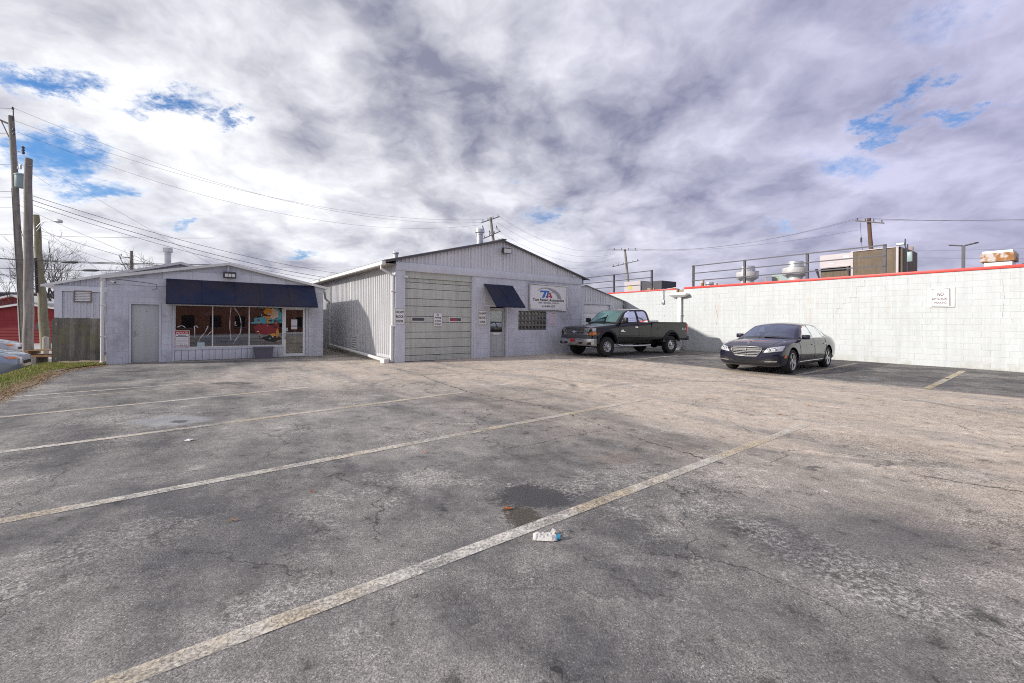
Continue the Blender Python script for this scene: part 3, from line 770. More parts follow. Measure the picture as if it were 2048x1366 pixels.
# left wall sheets
Ms = Matrix.Rotation(rad(-90), 4, 'Z')     # facing -x
edges = [.12, 1.7, 3.3, 4.88, 4.98, 6.6, 8.2, 9.8, 11.4, 13., 14.6, 16.2, 17.9]
for a, c in zip(edges, edges[1:]):
    if c - a < .2:
        b = B(); b.box(-.045, -.001, a, c, .18, 3.44); b.obj('joint_cover', 'white_trim', garage); continue
    ribbed(-c, -a, lambda x: .17, lambda x: 3.46, .2, .035, M=Ms).obj('siding_sheet', 'side_metal', garage)
b = B(); b.box(.002, .1, .3, GD, 0, 3.47); b.box(.1, GW - .02, GD - .1, GD, 0, 3.5); b.box(GW - .12, GW - .001, .2, GD - .1, 0, 3.5)
b.prism([(0, 3.5), (GW, 3.5), (GX, GR - .02)], .07, .12); b.prism([(0, 3.5), (GW, 3.5), (GX, GR - .02)], GD - .12, GD); b.obj('inner_wall', 'lav_joint', garage)
b = B(); b.box(-.10, .12, .3, GD, -.1, .16); b.obj('footing', 'concrete', garage)
b = B(); b.box(-.02, .0, .0, .30, 0, 3.25); b.box(-.024, -.002, .0, 3.2, .16, .26); b.obj('corner_trim', 'lav_paint', garage)
# roof
rf = B(); ex = -.42
roof_slope(rf, GX, GR + .05, ex, roofz(0) + .05 + slope * ex, -.10, GD + .1, .2, .03)
roof_slope(rf, GX, GR + .05, GW - ex, roofz(0) + .05 + slope * ex, -.10, GD + .1, .2, .03)
roof = rf.obj('roof', 'roof_dark', garage)
b = B()
for s in (-1, 1):
    xe = ex if s < 0 else GW - ex
    ze = roofz(0) + slope * ex
    b.prism([(GX, GR - .02), (xe, ze - .02), (xe, ze + .03), (GX, GR + .03)][::s], -.115, -.085)
b.obj('rake_trim', 'roof_dark', roof)
b = B(); b.box(GX - .12, GX + .12, -.12, GD + .1, GR + .045, GR + .09); b.obj('ridge_cap', 'roof_dark', roof)
b = B(); zg = roofz(0) + slope * ex
b.box(ex - .11, ex - .005, -.1, GD, zg - .10, zg - .085); b.box(ex - .12, ex - .105, -.1, GD, zg - .10, zg + .02); b.box(ex - .12, ex, -.12, -.1, zg - .10, zg + .02)
b.obj('gutter', 'white_trim', garage)
b = B(); b.box(ex, -.001, -.08, GD, zg - .06, zg - .04); b.obj('soffit', 'concrete', garage)
b = B(); b.box(-.46, -.40, -.118, -.09, zg - .04, zg + .07); b.obj('fascia_end', 'roof_rust', garage)
b = B(); b.tube([(ex - .06, .12, zg - .10), (ex - .06, .12, zg - .22), (-.20, .11, zg - .36), (-.075, .10, zg - .42), (-.075, .10, 1.32)], .045, 8, smooth=True)
b.tube([(-.095, .10, 1.30), (-.095, .10, .06)], .062, 8)
for z in (2.5, 1.28): b.box(-.15, -.005, .03, .17, z, z + .03)
b.obj('downspout', 'white_trim', garage, 40)
# louvre near the foot of the left wall
lv = link('louvre_vent', None, garage, (-.04, 3.95, .26)); b = B()
for r in ((0, .04, 0, .56), (.78, .82, 0, .56), (.041, .779, 0, .03), (.041, .779, .53, .56)): b.box(-.04, .03, r[0], r[1], r[2], r[3])
b.obj('frame', 'white_trim', lv)
for k in range(5):
    b = B(); b.box(-.05, .0, .04, .78, 0, .008, M=Matrix.Translation((0, 0, .06 + k * .1)) @ Matrix.Rotation(rad(-50), 4, 'Y')); b.obj('slat', 'white_trim', lv)
vent_pipe(garage, 4.02, .9, roofz(4.02) + .03, 5.36, .14, 1.4, 'galv')
vent_pipe(garage, .35, .9, roofz(.35) + .04, 4.02, .09, 1.25, 'galv')
flood(GA, 4.62, -.02, 4.36, 'wide grey flood light under the peak of the garage gable')
camera_bullet(GA, .30, -.012, 3.05, 'white camera on the pillar at the top left of the overhead door', (.35, -.5, -.1))
camera_bullet(GA, 8.5, -.01, 3.64, 'white camera at the right end of the garage gable', (.2, -.6, -.25))
awning(GA, 3.63, 5.06, 2.98, 2.08, .9, 'small navy awning over the garage entry door', False)
# signs on the garage
for x0, x1, z0, z1, y, lab in ((-.05, .335, 1.35, 1.92, -.014, 'white DO NOT BLOCK DOOR sign on the pillar left of the overhead door'), (3.385, 3.79, 1.35, 1.93, -.008, 'white DO NOT BLOCK DOOR sign between overhead door and entry door')):
    t, wd, h = sign_board(GA, x0, x1, z0, z1, y, 'warning_sign', lab); tag(t, group='DO NOT BLOCK DOOR signs')
    for s, zz, ww in (('DO NOT', .70, .78), ('BLOCK', .42, .74), ('DOOR', .13, .66)): lettering(t, s, 0, zz * h, .15 * h, ww * wd, y=-.016, bold=.03)
t, wd, h = sign_board(GA, 1.50, 1.83, 1.31, 1.77, .085, 'parking_sign', 'white No Parking In Front Of Door sign on the overhead door', border=None)
for s, zz, ww in (('No', .80, .28), ('Parking', .55, .76), ('In Front', .32, .74), ('Of Door', .08, .80)): lettering(t, s, 0, zz * h, (.16 if s != 'Parking' else .19) * h, ww * wd, y=-.016, bold=.03)
t = GA.thing('business_sign', 'white framed business sign with a grey swoosh logo, above the glass block window', 'sign', 7.045, -.01, 2.04); wd, h = 2.12, 1.05
b = B(); b.box(-wd / 2, wd / 2, -.05, 0, 0, h); b.obj('panel', 'sign_white', t)
b = B(); f = .055
b.rbox(-wd / 2 - .03, wd / 2 + .03, -.085, -.002, -.05, f - .05, .01); b.rbox(-wd / 2 - .03, wd / 2 + .03, -.085, -.002, h, h + f, .01); b.rbox(-wd / 2 - f, -wd / 2, -.08, -.002, -.03, h + .03, .01); b.rbox(wd / 2, wd / 2 + f, -.08, -.002, -.03, h + .03, .01)
b.obj('frame', 'chrome_dull', t)
def flat(poly, mat, nm, yy):
    b = B(); b.prism(poly, yy - .003, yy); b.obj(nm, mat, t)
sx = lambda u: -wd / 2 + u * wd
sz = lambda v: (1 - v) * h
P2 = lambda pts: [(sx(u), sz(v)) for u, v in pts]
flat(P2([(.27, .22), (.52, .22), (.50, .29), (.255, .29)][::-1]), 'sign_blue', 'logo_bar', -.051)
flat(P2([(.37, .292), (.43, .292), (.375, .52), (.31, .52)][::-1]), 'sign_blue', 'logo_stroke', -.051)
flat(P2([(.46, .292), (.50, .292), (.475, .52), (.42, .52), (.43, .47), (.41, .47), (.42, .43), (.44, .43)][::-1]), 'sign_purple', 'logo_stroke', -.0515)
flat(P2([(.50, .292), (.55, .292), (.595, .52), (.545, .52), (.535, .48), (.48, .48), (.49, .44), (.525, .44), (.52, .40)][::-1]), 'sign_crimson', 'logo_stroke', -.052)
out = cr([(.18, .27), (.24, .16), (.34, .10), (.48, .09), (.62, .14), (.74, .24), (.82, .38), (.86, .55)], 6); inn = cr([(.745, .55), (.72, .42), (.66, .32), (.56, .27), (.60, .25), (.48, .155), (.36, .14), (.26, .19), (.18, .27)], 6)
flat(P2(out + inn[:-1])[::-1], 'sign_grey', 'logo_swoosh', -.0505)
lettering(t, 'Tom Hatem Automotive', 0, .335 * h, .115 * h, .86 * wd, y=-.053, slant=.25, bold=.03)
lettering(t, 'BMW - MERCEDES - PORSCHE', 0, .235 * h, .065 * h, .56 * wd, y=-.053, bold=.015)
lettering(t, '614-486-5277', 0, .09 * h, .085 * h, .36 * wd, y=-.053, bold=.02)
t, wd, h = sign_board(GA, 7.15, 7.56, 1.30, 1.91, -.006, 'notice_sheet', 'pinkish paper notice on the wall right of the glass blocks', 'paper_pink', None, th=.006)
b = B(); b.box(-wd * .2, wd * .2, -.0085, -.0065, h * .92, h * .92 + .012); b.obj('text_line', 'sign_maroon', t)
for k in range(9):
    b = B(); b.box(-wd * .4, wd * random.uniform(.1, .4), -.0085, -.0065, h * (.12 + k * .08), h * (.12 + k * .08) + .006); b.obj('text_line', 'sign_maroon' if k == 0 else 'hvac_beige', t)

# white drain pipe between shop and garage
dp = GA.thing('drain_pipe', 'white drain pipe running along the foot of the ribbed garage wall', 'pipe', -.30, 7.3, 0)
b = B(); b.tube([(-.78, -2.0, 2.83), (-.72, -1.95, 2.70), (-.35, -.6, 2.5), (-.02, -.02, 2.36), (0, 0, 2.25), (0, 0, .42), (0, -.05, .34)], .055, 10); b.obj('downspout', 'white_trim', dp, 50)
b = B(); b.tube([(0, -.06, .33), (0, -3., .25), (0.02, -5.4, .16), (.0, -6.9, .10)], .06, 10); b.obj('run', 'white_trim', dp, 50)
b = B(); b.rbox(-.09, .09, -7.25, -6.88, .01, .16, .012); b.obj('outlet', 'white_trim', dp)

# ================================================================== shop
shop = SH.thing('shop_building', 'low lavender block shop with storefront window under a long navy awning', 'building', 0, 0, 0)
SW, SE, SR, SX, SD = 6.64, 2.86, 3.55, 3.32, 4.9
srz = lambda x: SE + (SR - SE) * (1 - abs(x - SX) / SX)
ops = [(.55, 1.39, 0, 2.03), (1.68, 6.08, 0, 2.10)]
block_wall(shop, 0, SW, 0, 2.6, ops, 'lav_block', 'lav_joint', 300, lambda x, z: x)
for z0, z1, joints in ((2.6, 2.86, (2.9,)), (2.86, 3.16, (2.26, 4.05)), (3.16, 3.56, ())):
    cuts = [0, *joints, SW]
    for a, c in zip(cuts, cuts[1:]):
        top = []; lo_ = z0 + .003; hi_ = z1 - .003
        xs_ = sorted({a + .003, c - .003, *[x for x in (SX, (hi_ - SE) / (SR - SE) * SX, 2 * SX - (hi_ - SE) / (SR - SE) * SX, (lo_ - SE) / (SR - SE) * SX, 2 * SX - (lo_ - SE) / (SR - SE) * SX) if a + .003 < x < c - .003]})
        up = [(x, min(hi_, srz(x) - .02)) for x in xs_]; up = [p for p in up if p[1] >= lo_ - 1e-6]
        if len(up) < 2: continue
        b = B(); b.prism([(up[0][0], lo_), (up[-1][0], lo_)] + up[::-1], -.014, .02); b.obj('siding_board', 'lav_paint', shop)
b = B(); b.prism([(0, 2.6), (SW, 2.6), (SW, SE), (SX, SR - .02), (0, SE)], .021, .12); b.box(.001, .15, .2, SD, 0, 2.85); b.box(SW - .15, SW - .001, .2, SD, 0, 2.85)
b.prism([(0, 0), (SW, 0), (SW, SE), (SX, SR - .02), (0, SE)], SD - .1, SD); b.obj('side_wall', 'lav_block', shop)
b = B()
for s in (-1, 1):
    xe = -.14 if s < 0 else SW + .14; ze = SE - .03
    roof_slope(b, SX, SR, xe, ze, -.12, SD, .6, .004, th=.05)
rf = b.obj('roof', 'roof_dark', shop)
b = B()
for s in (-1, 1):
    xe = -.15 if s < 0 else SW + .15; ze = SE - .03
    b.prism([(SX, SR - .075), (xe, ze - .075), (xe, ze + .02), (SX, SR + .02)][::s], -.14, -.121)
b.obj('rake_trim', 'white_trim', rf)
b = B(); b.tube([(-.09, -.05, SE - .10), (-.09, -.05, .12), (-.12, -.12, .05)], .045, 8); b.rbox(-.15, -.02, -.1, .02, SE - .16, SE - .04, .01)
for z in (.9, 1.9): b.box(-.14, -.0, -.1, -.003, z, z + .03)
b.obj('downspout', 'white_trim', shop, 40)
b = B(); b.rbox(SW + .02, SW + .14, -.12, SD, SE - .10, SE - .04, .008); b.obj('gutter', 'white_trim', shop)
# steel door
b = B(); b.box(.552, .608, -.01, .15, 0, 2.028); b.box(1.332, 1.388, -.01, .15, 0, 2.028); b.box(.609, 1.331, -.008, .15, 1.972, 2.028); b.obj('door_frame', 'lav_paint', shop)
sd = link('steel_door', None, shop, (.612, .05, .025)); b = B(); b.rbox(0, .716, 0, .045, 0, 1.94, .004); b.obj('leaf', 'steel_door', sd)
b = B(); b.box(.04, .10, -.012, -.001, .88, 1.06); b.tube([(.07, -.01, .95), (.07, -.05, .95), (.16, -.05, .95)], .010, 8); b.obj('lever', 'chrome_dull', sd)
b = B(); b.cyl((.38, 0, 1.72), (.38, -.008, 1.72), .012); b.obj('peephole', 'dark_metal', sd)
b = B(); b.box(.55, 1.39, -.02, .2, -.02, .02); b.obj('threshold', 'concrete', shop)
# storefront
b = B(); b.box(1.682, 1.75, .02, .2, .02, 2.09); b.box(5.98, 6.078, .02, .2, .02, 2.09); b.box(1.751, 5.979, .02, .2, 2.0, 2.09); b.obj('jamb', 'lav_paint', shop)
b = B(); b.box(1.75, 5.168, .02, .2, .402, .478); b.obj('window_sill', 'lav_paint', shop)
n = 17; pw_ = (5.165 - 1.752) / n
for k in range(n):
    b = B(); b.rbox(1.752 + k * pw_ + .004, 1.752 + (k + 1) * pw_ - .004, .045, .09, .03, .40, .003); b.obj('base_panel', 'lav_paint', shop)
b = B(); b.box(1.75, 5.168, .091, .2, .02, .40); b.obj('base_backing', 'dark_metal', shop)
b = B(); b.box(1.55, 6.15, -.42, .2, -.05, .02); b.obj('step_slab', 'concrete', shop)
win = link('storefront_window', None, shop); b = B()
b.box(1.752, 5.166, .06, .12, .48, .51); b.box(1.752, 5.166, .06, .12, 1.965, 1.999)
for x in (1.752, 2.835, 3.985, 5.13): b.box(x, x + .036 if x > 1.8 else x + .03, .058, .122, .511, 1.964)
b.obj('frame', 'alu_frame', win)
for a, c in ((1.782, 2.835), (2.871, 3.985), (4.021, 5.13)):
    b = B(); b.box(a, c, .088, .094, .511, 1.964); b.obj('pane', 'window_glass', win)
gd = link('glass_door', None, shop, (5.17, .06, .04)); b = B()
b.box(0, .09, 0, .05, 0, 1.955); b.box(.71, .80, 0, .05, 0, 1.955); b.box(.091, .709, 0, .05, 1.86, 1.955); b.box(.091, .709, 0, .05, 0, .12); b.box(.091, .709, .01, .04, .92, .945)
b.obj('frame', 'alu_frame', gd)
b = B(); b.box(.09, .71, .02, .026, .12, 1.86); b.obj('pane', 'window_glass', gd)
b = B(); b.tube([(.05, -.0, .70), (.06, -.06, .72), (.06, -.06, .90), (.05, 0, .92)], .014, 8); b.obj('pull_handle', 'chrome_dull', gd)
for r, mt in (((.28, .50, 1.22, 1.47), 'paper'), ((.28, .50, 1.08, 1.19), 'paper'), ((.10, .16, 1.0, 1.14), 'paper_blue')):
    b = B(); b.box(r[0], r[1], .012, .018, r[2], r[3]); b.obj('notice', mt, gd)
# room behind the glass
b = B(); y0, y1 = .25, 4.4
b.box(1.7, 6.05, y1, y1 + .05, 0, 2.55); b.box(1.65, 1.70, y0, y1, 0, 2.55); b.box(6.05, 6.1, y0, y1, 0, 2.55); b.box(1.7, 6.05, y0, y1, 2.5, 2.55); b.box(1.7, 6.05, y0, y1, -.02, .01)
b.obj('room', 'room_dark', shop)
b = B(); b.box(5.62, 5.72, .5, 4.2, .02, 2.4); b.obj('partition', 'hvac_beige', shop)
t = SH.thing('reflection_counter', 'dark counter with blue and red stripes seen behind the storefront glass', 'counter', 2.5, .75, .012)  # added counter; its coloured stripes stand in for a reflection in the panes
b = B(); b.box(0, 2.6, 0, .5, 0, .86); b.obj('body', 'sign_blue', t)
b = B(); b.box(-.02, 2.62, -.02, .52, .861, .90); b.obj('top', 'dark_metal', t)
b = B(); b.box(0, 2.6, -.006, -.001, .66, .72); b.obj('reflection_stripe', 'paper_blue', t)
b = B(); b.box(0, 2.6, -.006, -.001, .50, .55); b.obj('reflection_stripe', 'strap_red', t)
t = SH.thing('display_shelf', 'wooden shelf with a few boxes deep inside the shop', 'shelf', 1.9, 2.6, .012)
for k in range(3):
    b = B(); b.box(0, 3.4, 0, .4, .5 + k * .55, .53 + k * .55); b.obj('board', 'lumber', t)
for x in (0, 1.7, 3.37):
    b = B(); b.box(x, x + .03, 0, .4, 0, 1.9); b.obj('upright', 'brick_red', t)
for k in range(12):
    b = B(); x = random.uniform(.05, 3.0); zz = .531 + random.randrange(3) * .55; b.box(x, x + random.uniform(.12, .3), .05, .35, zz, zz + random.uniform(.12, .4)); b.obj('stored_box', random.choice(['brick_tan', 'brick_red', 'galv', 'barn_red', 'hvac_brown', 'paper']), t)
# painted window art: plain loose colour shapes behind the third pane
t = SH.thing('window_painting', 'loose cyan, orange and dark red painted shapes on the right storefront pane', 'painting', 4.03, .084, .55)
def blob(cx, cz, rx, rz, mt, y, n=18, j=.18, a0=0., a1=6.283):
    b = B(); pts = []
    for k in range(n):
        a = a0 + (a1 - a0) * k / n; r = 1 + random.uniform(-j, j); pts.append((cx + rx * r * math.cos(a), cz + rz * r * math.sin(a)))
    b.prism(pts, y, y + .002); b.obj('colour_patch', mt, t)
blob(.55, .78, .52, .26, 'mural_cyan', 0., a0=.1, a1=3.3); blob(.92, 1.1, .19, .30, 'mural_cyan', .0); blob(.80, 1.16, .17, .22, 'mural_skin', -.003); blob(.60, 1.27, .14, .13, 'mural_orange', -.004)
blob(.62, .95, .07, .16, 'mural_orange', -.005); blob(.52, .58, .36, .20, 'mural_red', -.004); blob(.88, .62, .12, .28, 'mural_red', -.005); blob(.93, .42, .05, .16, 'mural_orange', -.007); blob(.80, .36, .12, .05, 'mural_orange', -.0075); blob(.72, .22, .34, .12, 'room_dark', -.003)
for k in range(26): blob(random.uniform(.15, 1.0), random.uniform(.2, 1.2), random.uniform(.015, .06), random.uniform(.01, .05), random.choice(['mural_red', 'room_dark', 'mural_cyan', 'room_dark', 'mural_orange', 'paper']), -.009 - k * .0002, 9, .35)
PL = ['left bracket stroke on the middle pane', 'long right bracket stroke on the middle pane', 'long slanting stroke on the left pane', 'short slanting dash on the left pane', 'small arch stroke above the red and white sign', 'upright stroke on the left pane', 'little hook on top of the upright stroke', 'tiny corner mark inside the brackets']
for pts in ([(3.42, 1.93), (3.39, 1.6), (3.39, 1.1), (3.43, .72)], [(3.52, 1.93), (3.68, 1.65), (3.74, 1.35), (3.72, 1.0), (3.60, .78), (3.50, .60)], [(2.72, 1.25), (2.62, 1.0), (2.48, .80), (2.44, .60)], [(2.82, 1.05), (2.68, .88)], [(1.83, 1.20), (1.95, 1.26), (2.06, 1.19)], [(2.32, 1.24), (2.33, .85)], [(2.3, 1.2), (2.36, 1.26), (2.42, 1.18)], [(3.56, 1.42), (3.55, 1.28), (3.6, 1.28)]):
    t = SH.thing('painted_line', 'white painted ' + PL.pop(0), 'painted line', pts[0][0], .084, pts[0][1], 'white lines painted on the storefront glass')
    b = B(); q = cr([(x - pts[0][0], 0, z - pts[0][1]) for x, z in pts], 5); b.tube([(x, 0, z) for x, y, z in q], [.012 + .006 * math.sin(k) for k in range(len(q))], 6); b.obj('stroke', 'paper', t)
t, wd, h = sign_board(SH, 1.75, 2.18, .50, 1.09, .055, 'tow_sign', 'white and red PRIVATE parking sign in the lower left of the storefront', 'sign_white', 'sign_red', .012)
b = B(); b.box(-wd * .44, wd * .44, -.0165, -.0155, h * .78, h * .95); b.obj('band', 'sign_red', t)
lettering(t, 'PRIVATE', 0, h * .81, h * .11, wd * .78, mat='sign_white', y=-.019, bold=.02)
for zz, ww in ((.70, .55), (.62, .8)):
    b = B(); b.box(-wd * ww / 2, wd * ww / 2, -.016, -.0135, h * zz, h * zz + .02); b.obj('text_line', 'sign_maroon', t)
lettering(t, '614-861-4060', 0, h * .09, h * .07, wd * .7, mat='sign_maroon', y=-.016)
for k in range(4):
    b = B(); b.box(-wd * .35, wd * .35, -.016, -.0135, h * (.24 + k * .085), h * (.24 + k * .085) + .012); b.obj('text_line', 'hvac_beige', t)
t, wd, h = sign_board(SH, 2.40, 2.62, .512, .66, .07, 'paper_sheet', 'small pale blue sheet at the foot of the left storefront pane', 'paper_blue', None, th=.004)
awning(SH, 1.52, 6.28, 2.88, 2.03, .70, 'long navy awning over the shop window', True)
flood(SH, 3.35, -.015, 3.10, 'flood light with three lit panels above the long awning', .40, True)
camera_bullet(SH, .12, -.012, 2.70, 'white camera under the left eave of the shop', (.4, -.5, -.15))
b = B(); b.tube([(.2, -.02, 2.78), (1.0, -.022, 2.70), (1.25, -.022, 2.66), (1.27, -.022, 2.52), (1.15, -.022, 2.48)], .006, 5); b.obj('cable', 'wire_black', shop)
t = SH.thing('storage_tub', 'dark grey plastic tub beside the glass door', 'tub', 4.45, -.22, .022)
b = B(); w0, w1, d0, d1, hh = .27, .31, .14, .17, .43
ring = lambda a, c, z: [(-a, -c, z), (a, -c, z), (a, c, z), (-a, c, z)]
vs = ring(w0, d0, 0) + ring(w1, d1, hh) + ring(w1 - .012, d1 - .012, hh) + ring(w0 - .012, d0 - .012, .02)
q = lambda a, c: [(a + k, a + (k + 1) % 4, c + (k + 1) % 4, c + k) for k in range(4)]
b.add(vs, [(3, 2, 1, 0)] + q(0, 4) + q(4, 8) + q(8, 12) + [(12, 13, 14, 15)]); b.obj('body', 'bin_plastic', t)
b = B()
for a, c, e, f in ((-w1 - .025, w1 + .025, -d1 - .025, -d1 - .001), (-w1 - .025, w1 + .025, d1 + .001, d1 + .025), (-w1 - .025, -w1 - .001, -d1, d1), (w1 + .001, w1 + .025, -d1, d1)): b.box(a, c, e, f, hh - .05, hh + .004)
b.obj('rim', 'bin_plastic', t)

# ================================================================== rear building behind the shop
RB = Frame(*SH.w(0, 5.2)[:2], 36.87)
rear = RB.thing('rear_building', 'grey ribbed metal building with louvre, rising behind the shop and fence', 'building', 0, 0, 0)
RL, RR, RE, RX, RZ = -2.02, 5.85, 2.78, 1.92, 3.98
rrz = lambda x: RE + .06 + (RZ - RE - .06) * (1 - abs(x - RX) / (RX - RL))
for k in range(8):
    xa = RL + .22 + k * .95
    if xa > 4.5: break
    ribbed(xa, xa + .945, lambda x: .1, lambda x: RE - .24, .19, .03, M=Matrix.Translation((0, .03, 0))).obj('siding_sheet', 'lav_metal', rear)
b = B(); b.box(RL, RL + .21, -.02, .15, .05, RE - .22); b.obj('corner_post', 'lav_paint', rear)
b = B(); b.box(RL, RR, -.03, .12, RE - .22, RE + .0); b.obj('beam', 'lav_paint', rear)
b = B()
for p0, p1 in ((RL, RX), (RX, RR)): ribbed(p0, p1, lambda x: RE, rrz, .17, .03, M=Matrix.Translation((0, .03, 0)), b=b)
b.obj('gable_sheet', 'lav_metal', rear)
b = B(); b.prism([(RL, 0), (RR, 0), (RR, RE), (RX, RZ - .05), (RL, RE)], .08, .14); b.box(RL, RL + .08, .14, 9, 0, RE); b.box(RR - .08, RR, .14, 9, 0, RE); b.obj('inner_wall', 'lav_joint', rear)
b = B(); roof_slope(b, RX, RZ + .04, RL - .35, RE - .02, -.12, 9, .2, .025); roof_slope(b, RX, RZ + .04, RR + .35, RE - .02, -.12, 9, .2, .025); rf = b.obj('roof', 'galv', rear)
b = B()
for s in (-1, 1):
    xe = RL - .36 if s < 0 else RR + .36; ze = RE - .02
    b.prism([(RX, RZ - .06), (xe, ze - .06), (xe, ze + .03), (RX, RZ + .05)][::s], -.14, -.121)
b.obj('rake_trim', 'white_trim', rf)
lv = link('louvre_vent', None, rear, (-1.47, -.035, 2.14)); b = B(); lw, lh = .52, .46
b.box(0, lw, -.01, .05, 0, .035); b.box(0, lw, -.01, .05, lh - .035, lh); b.box(0, .035, -.01, .05, .036, lh - .036); b.box(lw - .035, lw, -.01, .05, .036, lh - .036); b.obj('frame', 'roof_rust', lv)
for k in range(6):
    b = B(); b.box(.036, lw - .036, -.03, .03, 0, .008, M=Matrix.Translation((0, .02, .07 + k * .065)) @ Matrix.Rotation(rad(55), 4, 'X')); b.obj('slat', 'white_trim', lv)
vent_pipe(rear, 1.45, 1.0, rrz(1.45) + .03, 4.75, .12, 1.5, 'fan_white')

# ================================================================== board fence
fence = SH.thing('board_fence', 'weathered grey wooden board fence left of the shop', 'fence', -1.30, .6, 0)
nb = 10; fw = 1.20 / nb
for k in range(nb):
    b = B(); h = 1.50 + random.uniform(-.012, .012); x0 = k * fw + random.uniform(.001, .003); x1 = (k + 1) * fw - .001; dy = random.uniform(-.006, .006)
    b.box(x0, x1, dy, dy + .02, .10 + random.uniform(-.01, .02), h); b.obj('board', 'fence_wood', fence)
for z in (.35, 1.2):
    b = B(); b.box(-.02, 1.19, .028, .075, z, z + .09); b.obj('rail', 'fence_wood', fence)
b = B(); b.box(-.05, .05, .076, .17, -.3, 1.46); b.obj('post', 'fence_wood', fence)
for z in (.2, 1.30):
    b = B(); b.cyl((.06, -.01, z), (.06, -.022, z), .022, n=12); b.obj('bolt', 'galv', fence)

# ================================================================== shed between garage and white wall
SF = Frame(*GA.w(0, 2.15)[:2], 36.87)
shed = SF.thing('metal_shed', 'light grey ribbed shed with garage door behind the pickup truck', 'shed', 11.42, 0, 0)
shz = lambda x: 3.50 - (x - .2) * .2355 if x > .2 else 3.50 - (.2 - x) * .25
for a, c in ((-1.2, .2), (.2, .20 + .0), (.2, 1.2), (1.2, 2.25), (2.25, 3.46)):
    if c - a < .1: continue
    d0 = 2.54 if c <= 2.3 else .05
    ribbed(a + .002, c - .002, (lambda x: 2.54) if d0 > 1 else (lambda x: .05), shz, .2, .03, M=Matrix.Translation((0, .03, 0)), top=.2).obj('siding_sheet', 'gable_metal', shed)
b = B(); b.box(-.02, .12, -.03, .1, 0, 2.54); b.box(2.25, 2.39, -.03, .1, 0, 2.539); b.box(.121, 2.249, -.025, .1, 2.48, 2.56); b.obj('door_frame', 'lav_paint', shed)
for k in range(5):
    b = B(); b.rbox(.125, 2.245, .06, .10, k * .496 + .004, k * .496 + .490, .006); b.obj('door_panel', 'sign_white', shed)
b = B(); roof_slope(b, .2, 3.54, 3.5, 3.54 - 3.3 * .2355, -.1, 6, .25, .02); roof_slope(b, .2, 3.54, -1.2, 3.19, -.1, 6, .25, .02); b.obj('roof', 'galv', shed)
b = B(); b.prism([(-1.2, 0), (3.4, 0), (3.4, 2.70), (.2, 3.45), (-1.2, 3.1)], .11, .16); b.obj('inner_wall', 'lav_joint', shed)
b = B(); b.tube([(-.12, -.06, 3.3), (-.12, -.06, .05)], .06, 8); b.obj('downspout', 'white_trim', shed)
t = SF.thing('wall_lamp', 'small lamp at the right edge of the shed', 'lamp', 14.86, -.03, 2.5)
b = B(); b.box(-.05, .05, -.1, .02, 0, .12); b.obj('housing', 'galv', t); b = B(); b.cyl((0, -.06, 0), (0, -.06, -.12), .05, .03, n=10); b.obj('globe', 'lamp_clear', t)


# ================================================================== white block building
def white_block_marks():
    m = MATS['white_block']; t = NT(m.node_tree); b = m.node_tree.nodes['Principled BSDF']
    lk = b.inputs['Base Color'].links[0]; c = lk.from_socket; p = t.pos(); x, y, z = t.sep(p)
    chip = t.m('MULTIPLY', t.mr(t.noise(p, 13, 5, .7), .66, .70), t.mr(t.noise(t.v('ADD', p, (5, 5, 5)), 1.1, 4, .6), .5, .62))
    c = t.mix(t.m('MULTIPLY', chip, .75), c, (.30, .27, .23))
    for wx, z0, z1, wd, s in ((5.95, 1.3, 2.75, .14, .55), (6.25, 1.9, 2.6, .08, .4), (2.0, 1.2, 2.6, .22, .35), (8.5, 1.6, 2.5, .07, .35)):
        X, Y, _ = WW.w(wx, 0)
        d = t.v('LENGTH', t.v('SUBTRACT', t.v('MULTIPLY', p, (1, 1, 0)), (X, Y, 0)))
        k = t.m('MULTIPLY', t.mr(d, wd, wd * .2, 0., s), t.m('MULTIPLY', t.mr(z, z0, z0 + .5), t.mr(z, z1, z1 - .35)))
        k = t.m('MULTIPLY', k, t.mr(t.noise(t.v('MULTIPLY', p, (9, 9, 1)), 2, 5, .6), .35, .65))
        c = t.mix(k, c, (.50, .38, .26))
    gr = t.m('MULTIPLY', t.mr(z, .42, .02), t.mr(t.noise(t.v('ADD', p, (1, 2, 8)), 2.5, 7, .7), .42, .68))
    c = t.mix(t.m('MULTIPLY', gr, .8), c, (.36, .35, .27))
    t.put(c, b.inputs['Base Color'])
white_block_marks()
wb = WW.thing('white_building', 'long white painted block wall with red coping along the right side', 'building', 0, 0, 0)
X0, X1 = -7.0, 16.2
block_wall(wb, X0, X1, -.15, 3.24, [(-.27, .15, 3.10, 3.3)], 'white_block', 'white_joint', 300, lambda x, z: -min(x, 11.9) + (50 if x > 12.1 else 0) + abs(z - 1.5) * .2, .406, .2035, .25)
b = B(); b.rbox(.2, X1, -.035, .30, 3.24, 3.335, .008); b.obj('coping', 'red_coping', wb)
b = B(); b.rbox(X0, -.3, -.03, .30, 3.24, 3.305, .008); b.obj('coping', 'red_coping', wb)
b = B(); b.box(X0, X1, .25, 14, 3.05, 3.12); b.box(X0, X0 + .2, .25, 14, -.2, 3.2); b.box(X1 - .2, X1, .25, 14, -.2, 3.2); b.box(X0, X1, 13.8, 14, -.2, 3.3); b.obj('flat_roof', 'shingle', wb)
b = B(); b.box(-.26, -.20, -.015, .2, 3.10, 3.26); b.box(.10, .14, -.015, .2, 3.10, 3.26); b.box(-.199, .099, .1, .2, 3.10, 3.22); b.obj('scupper', 'brick_tan', wb)
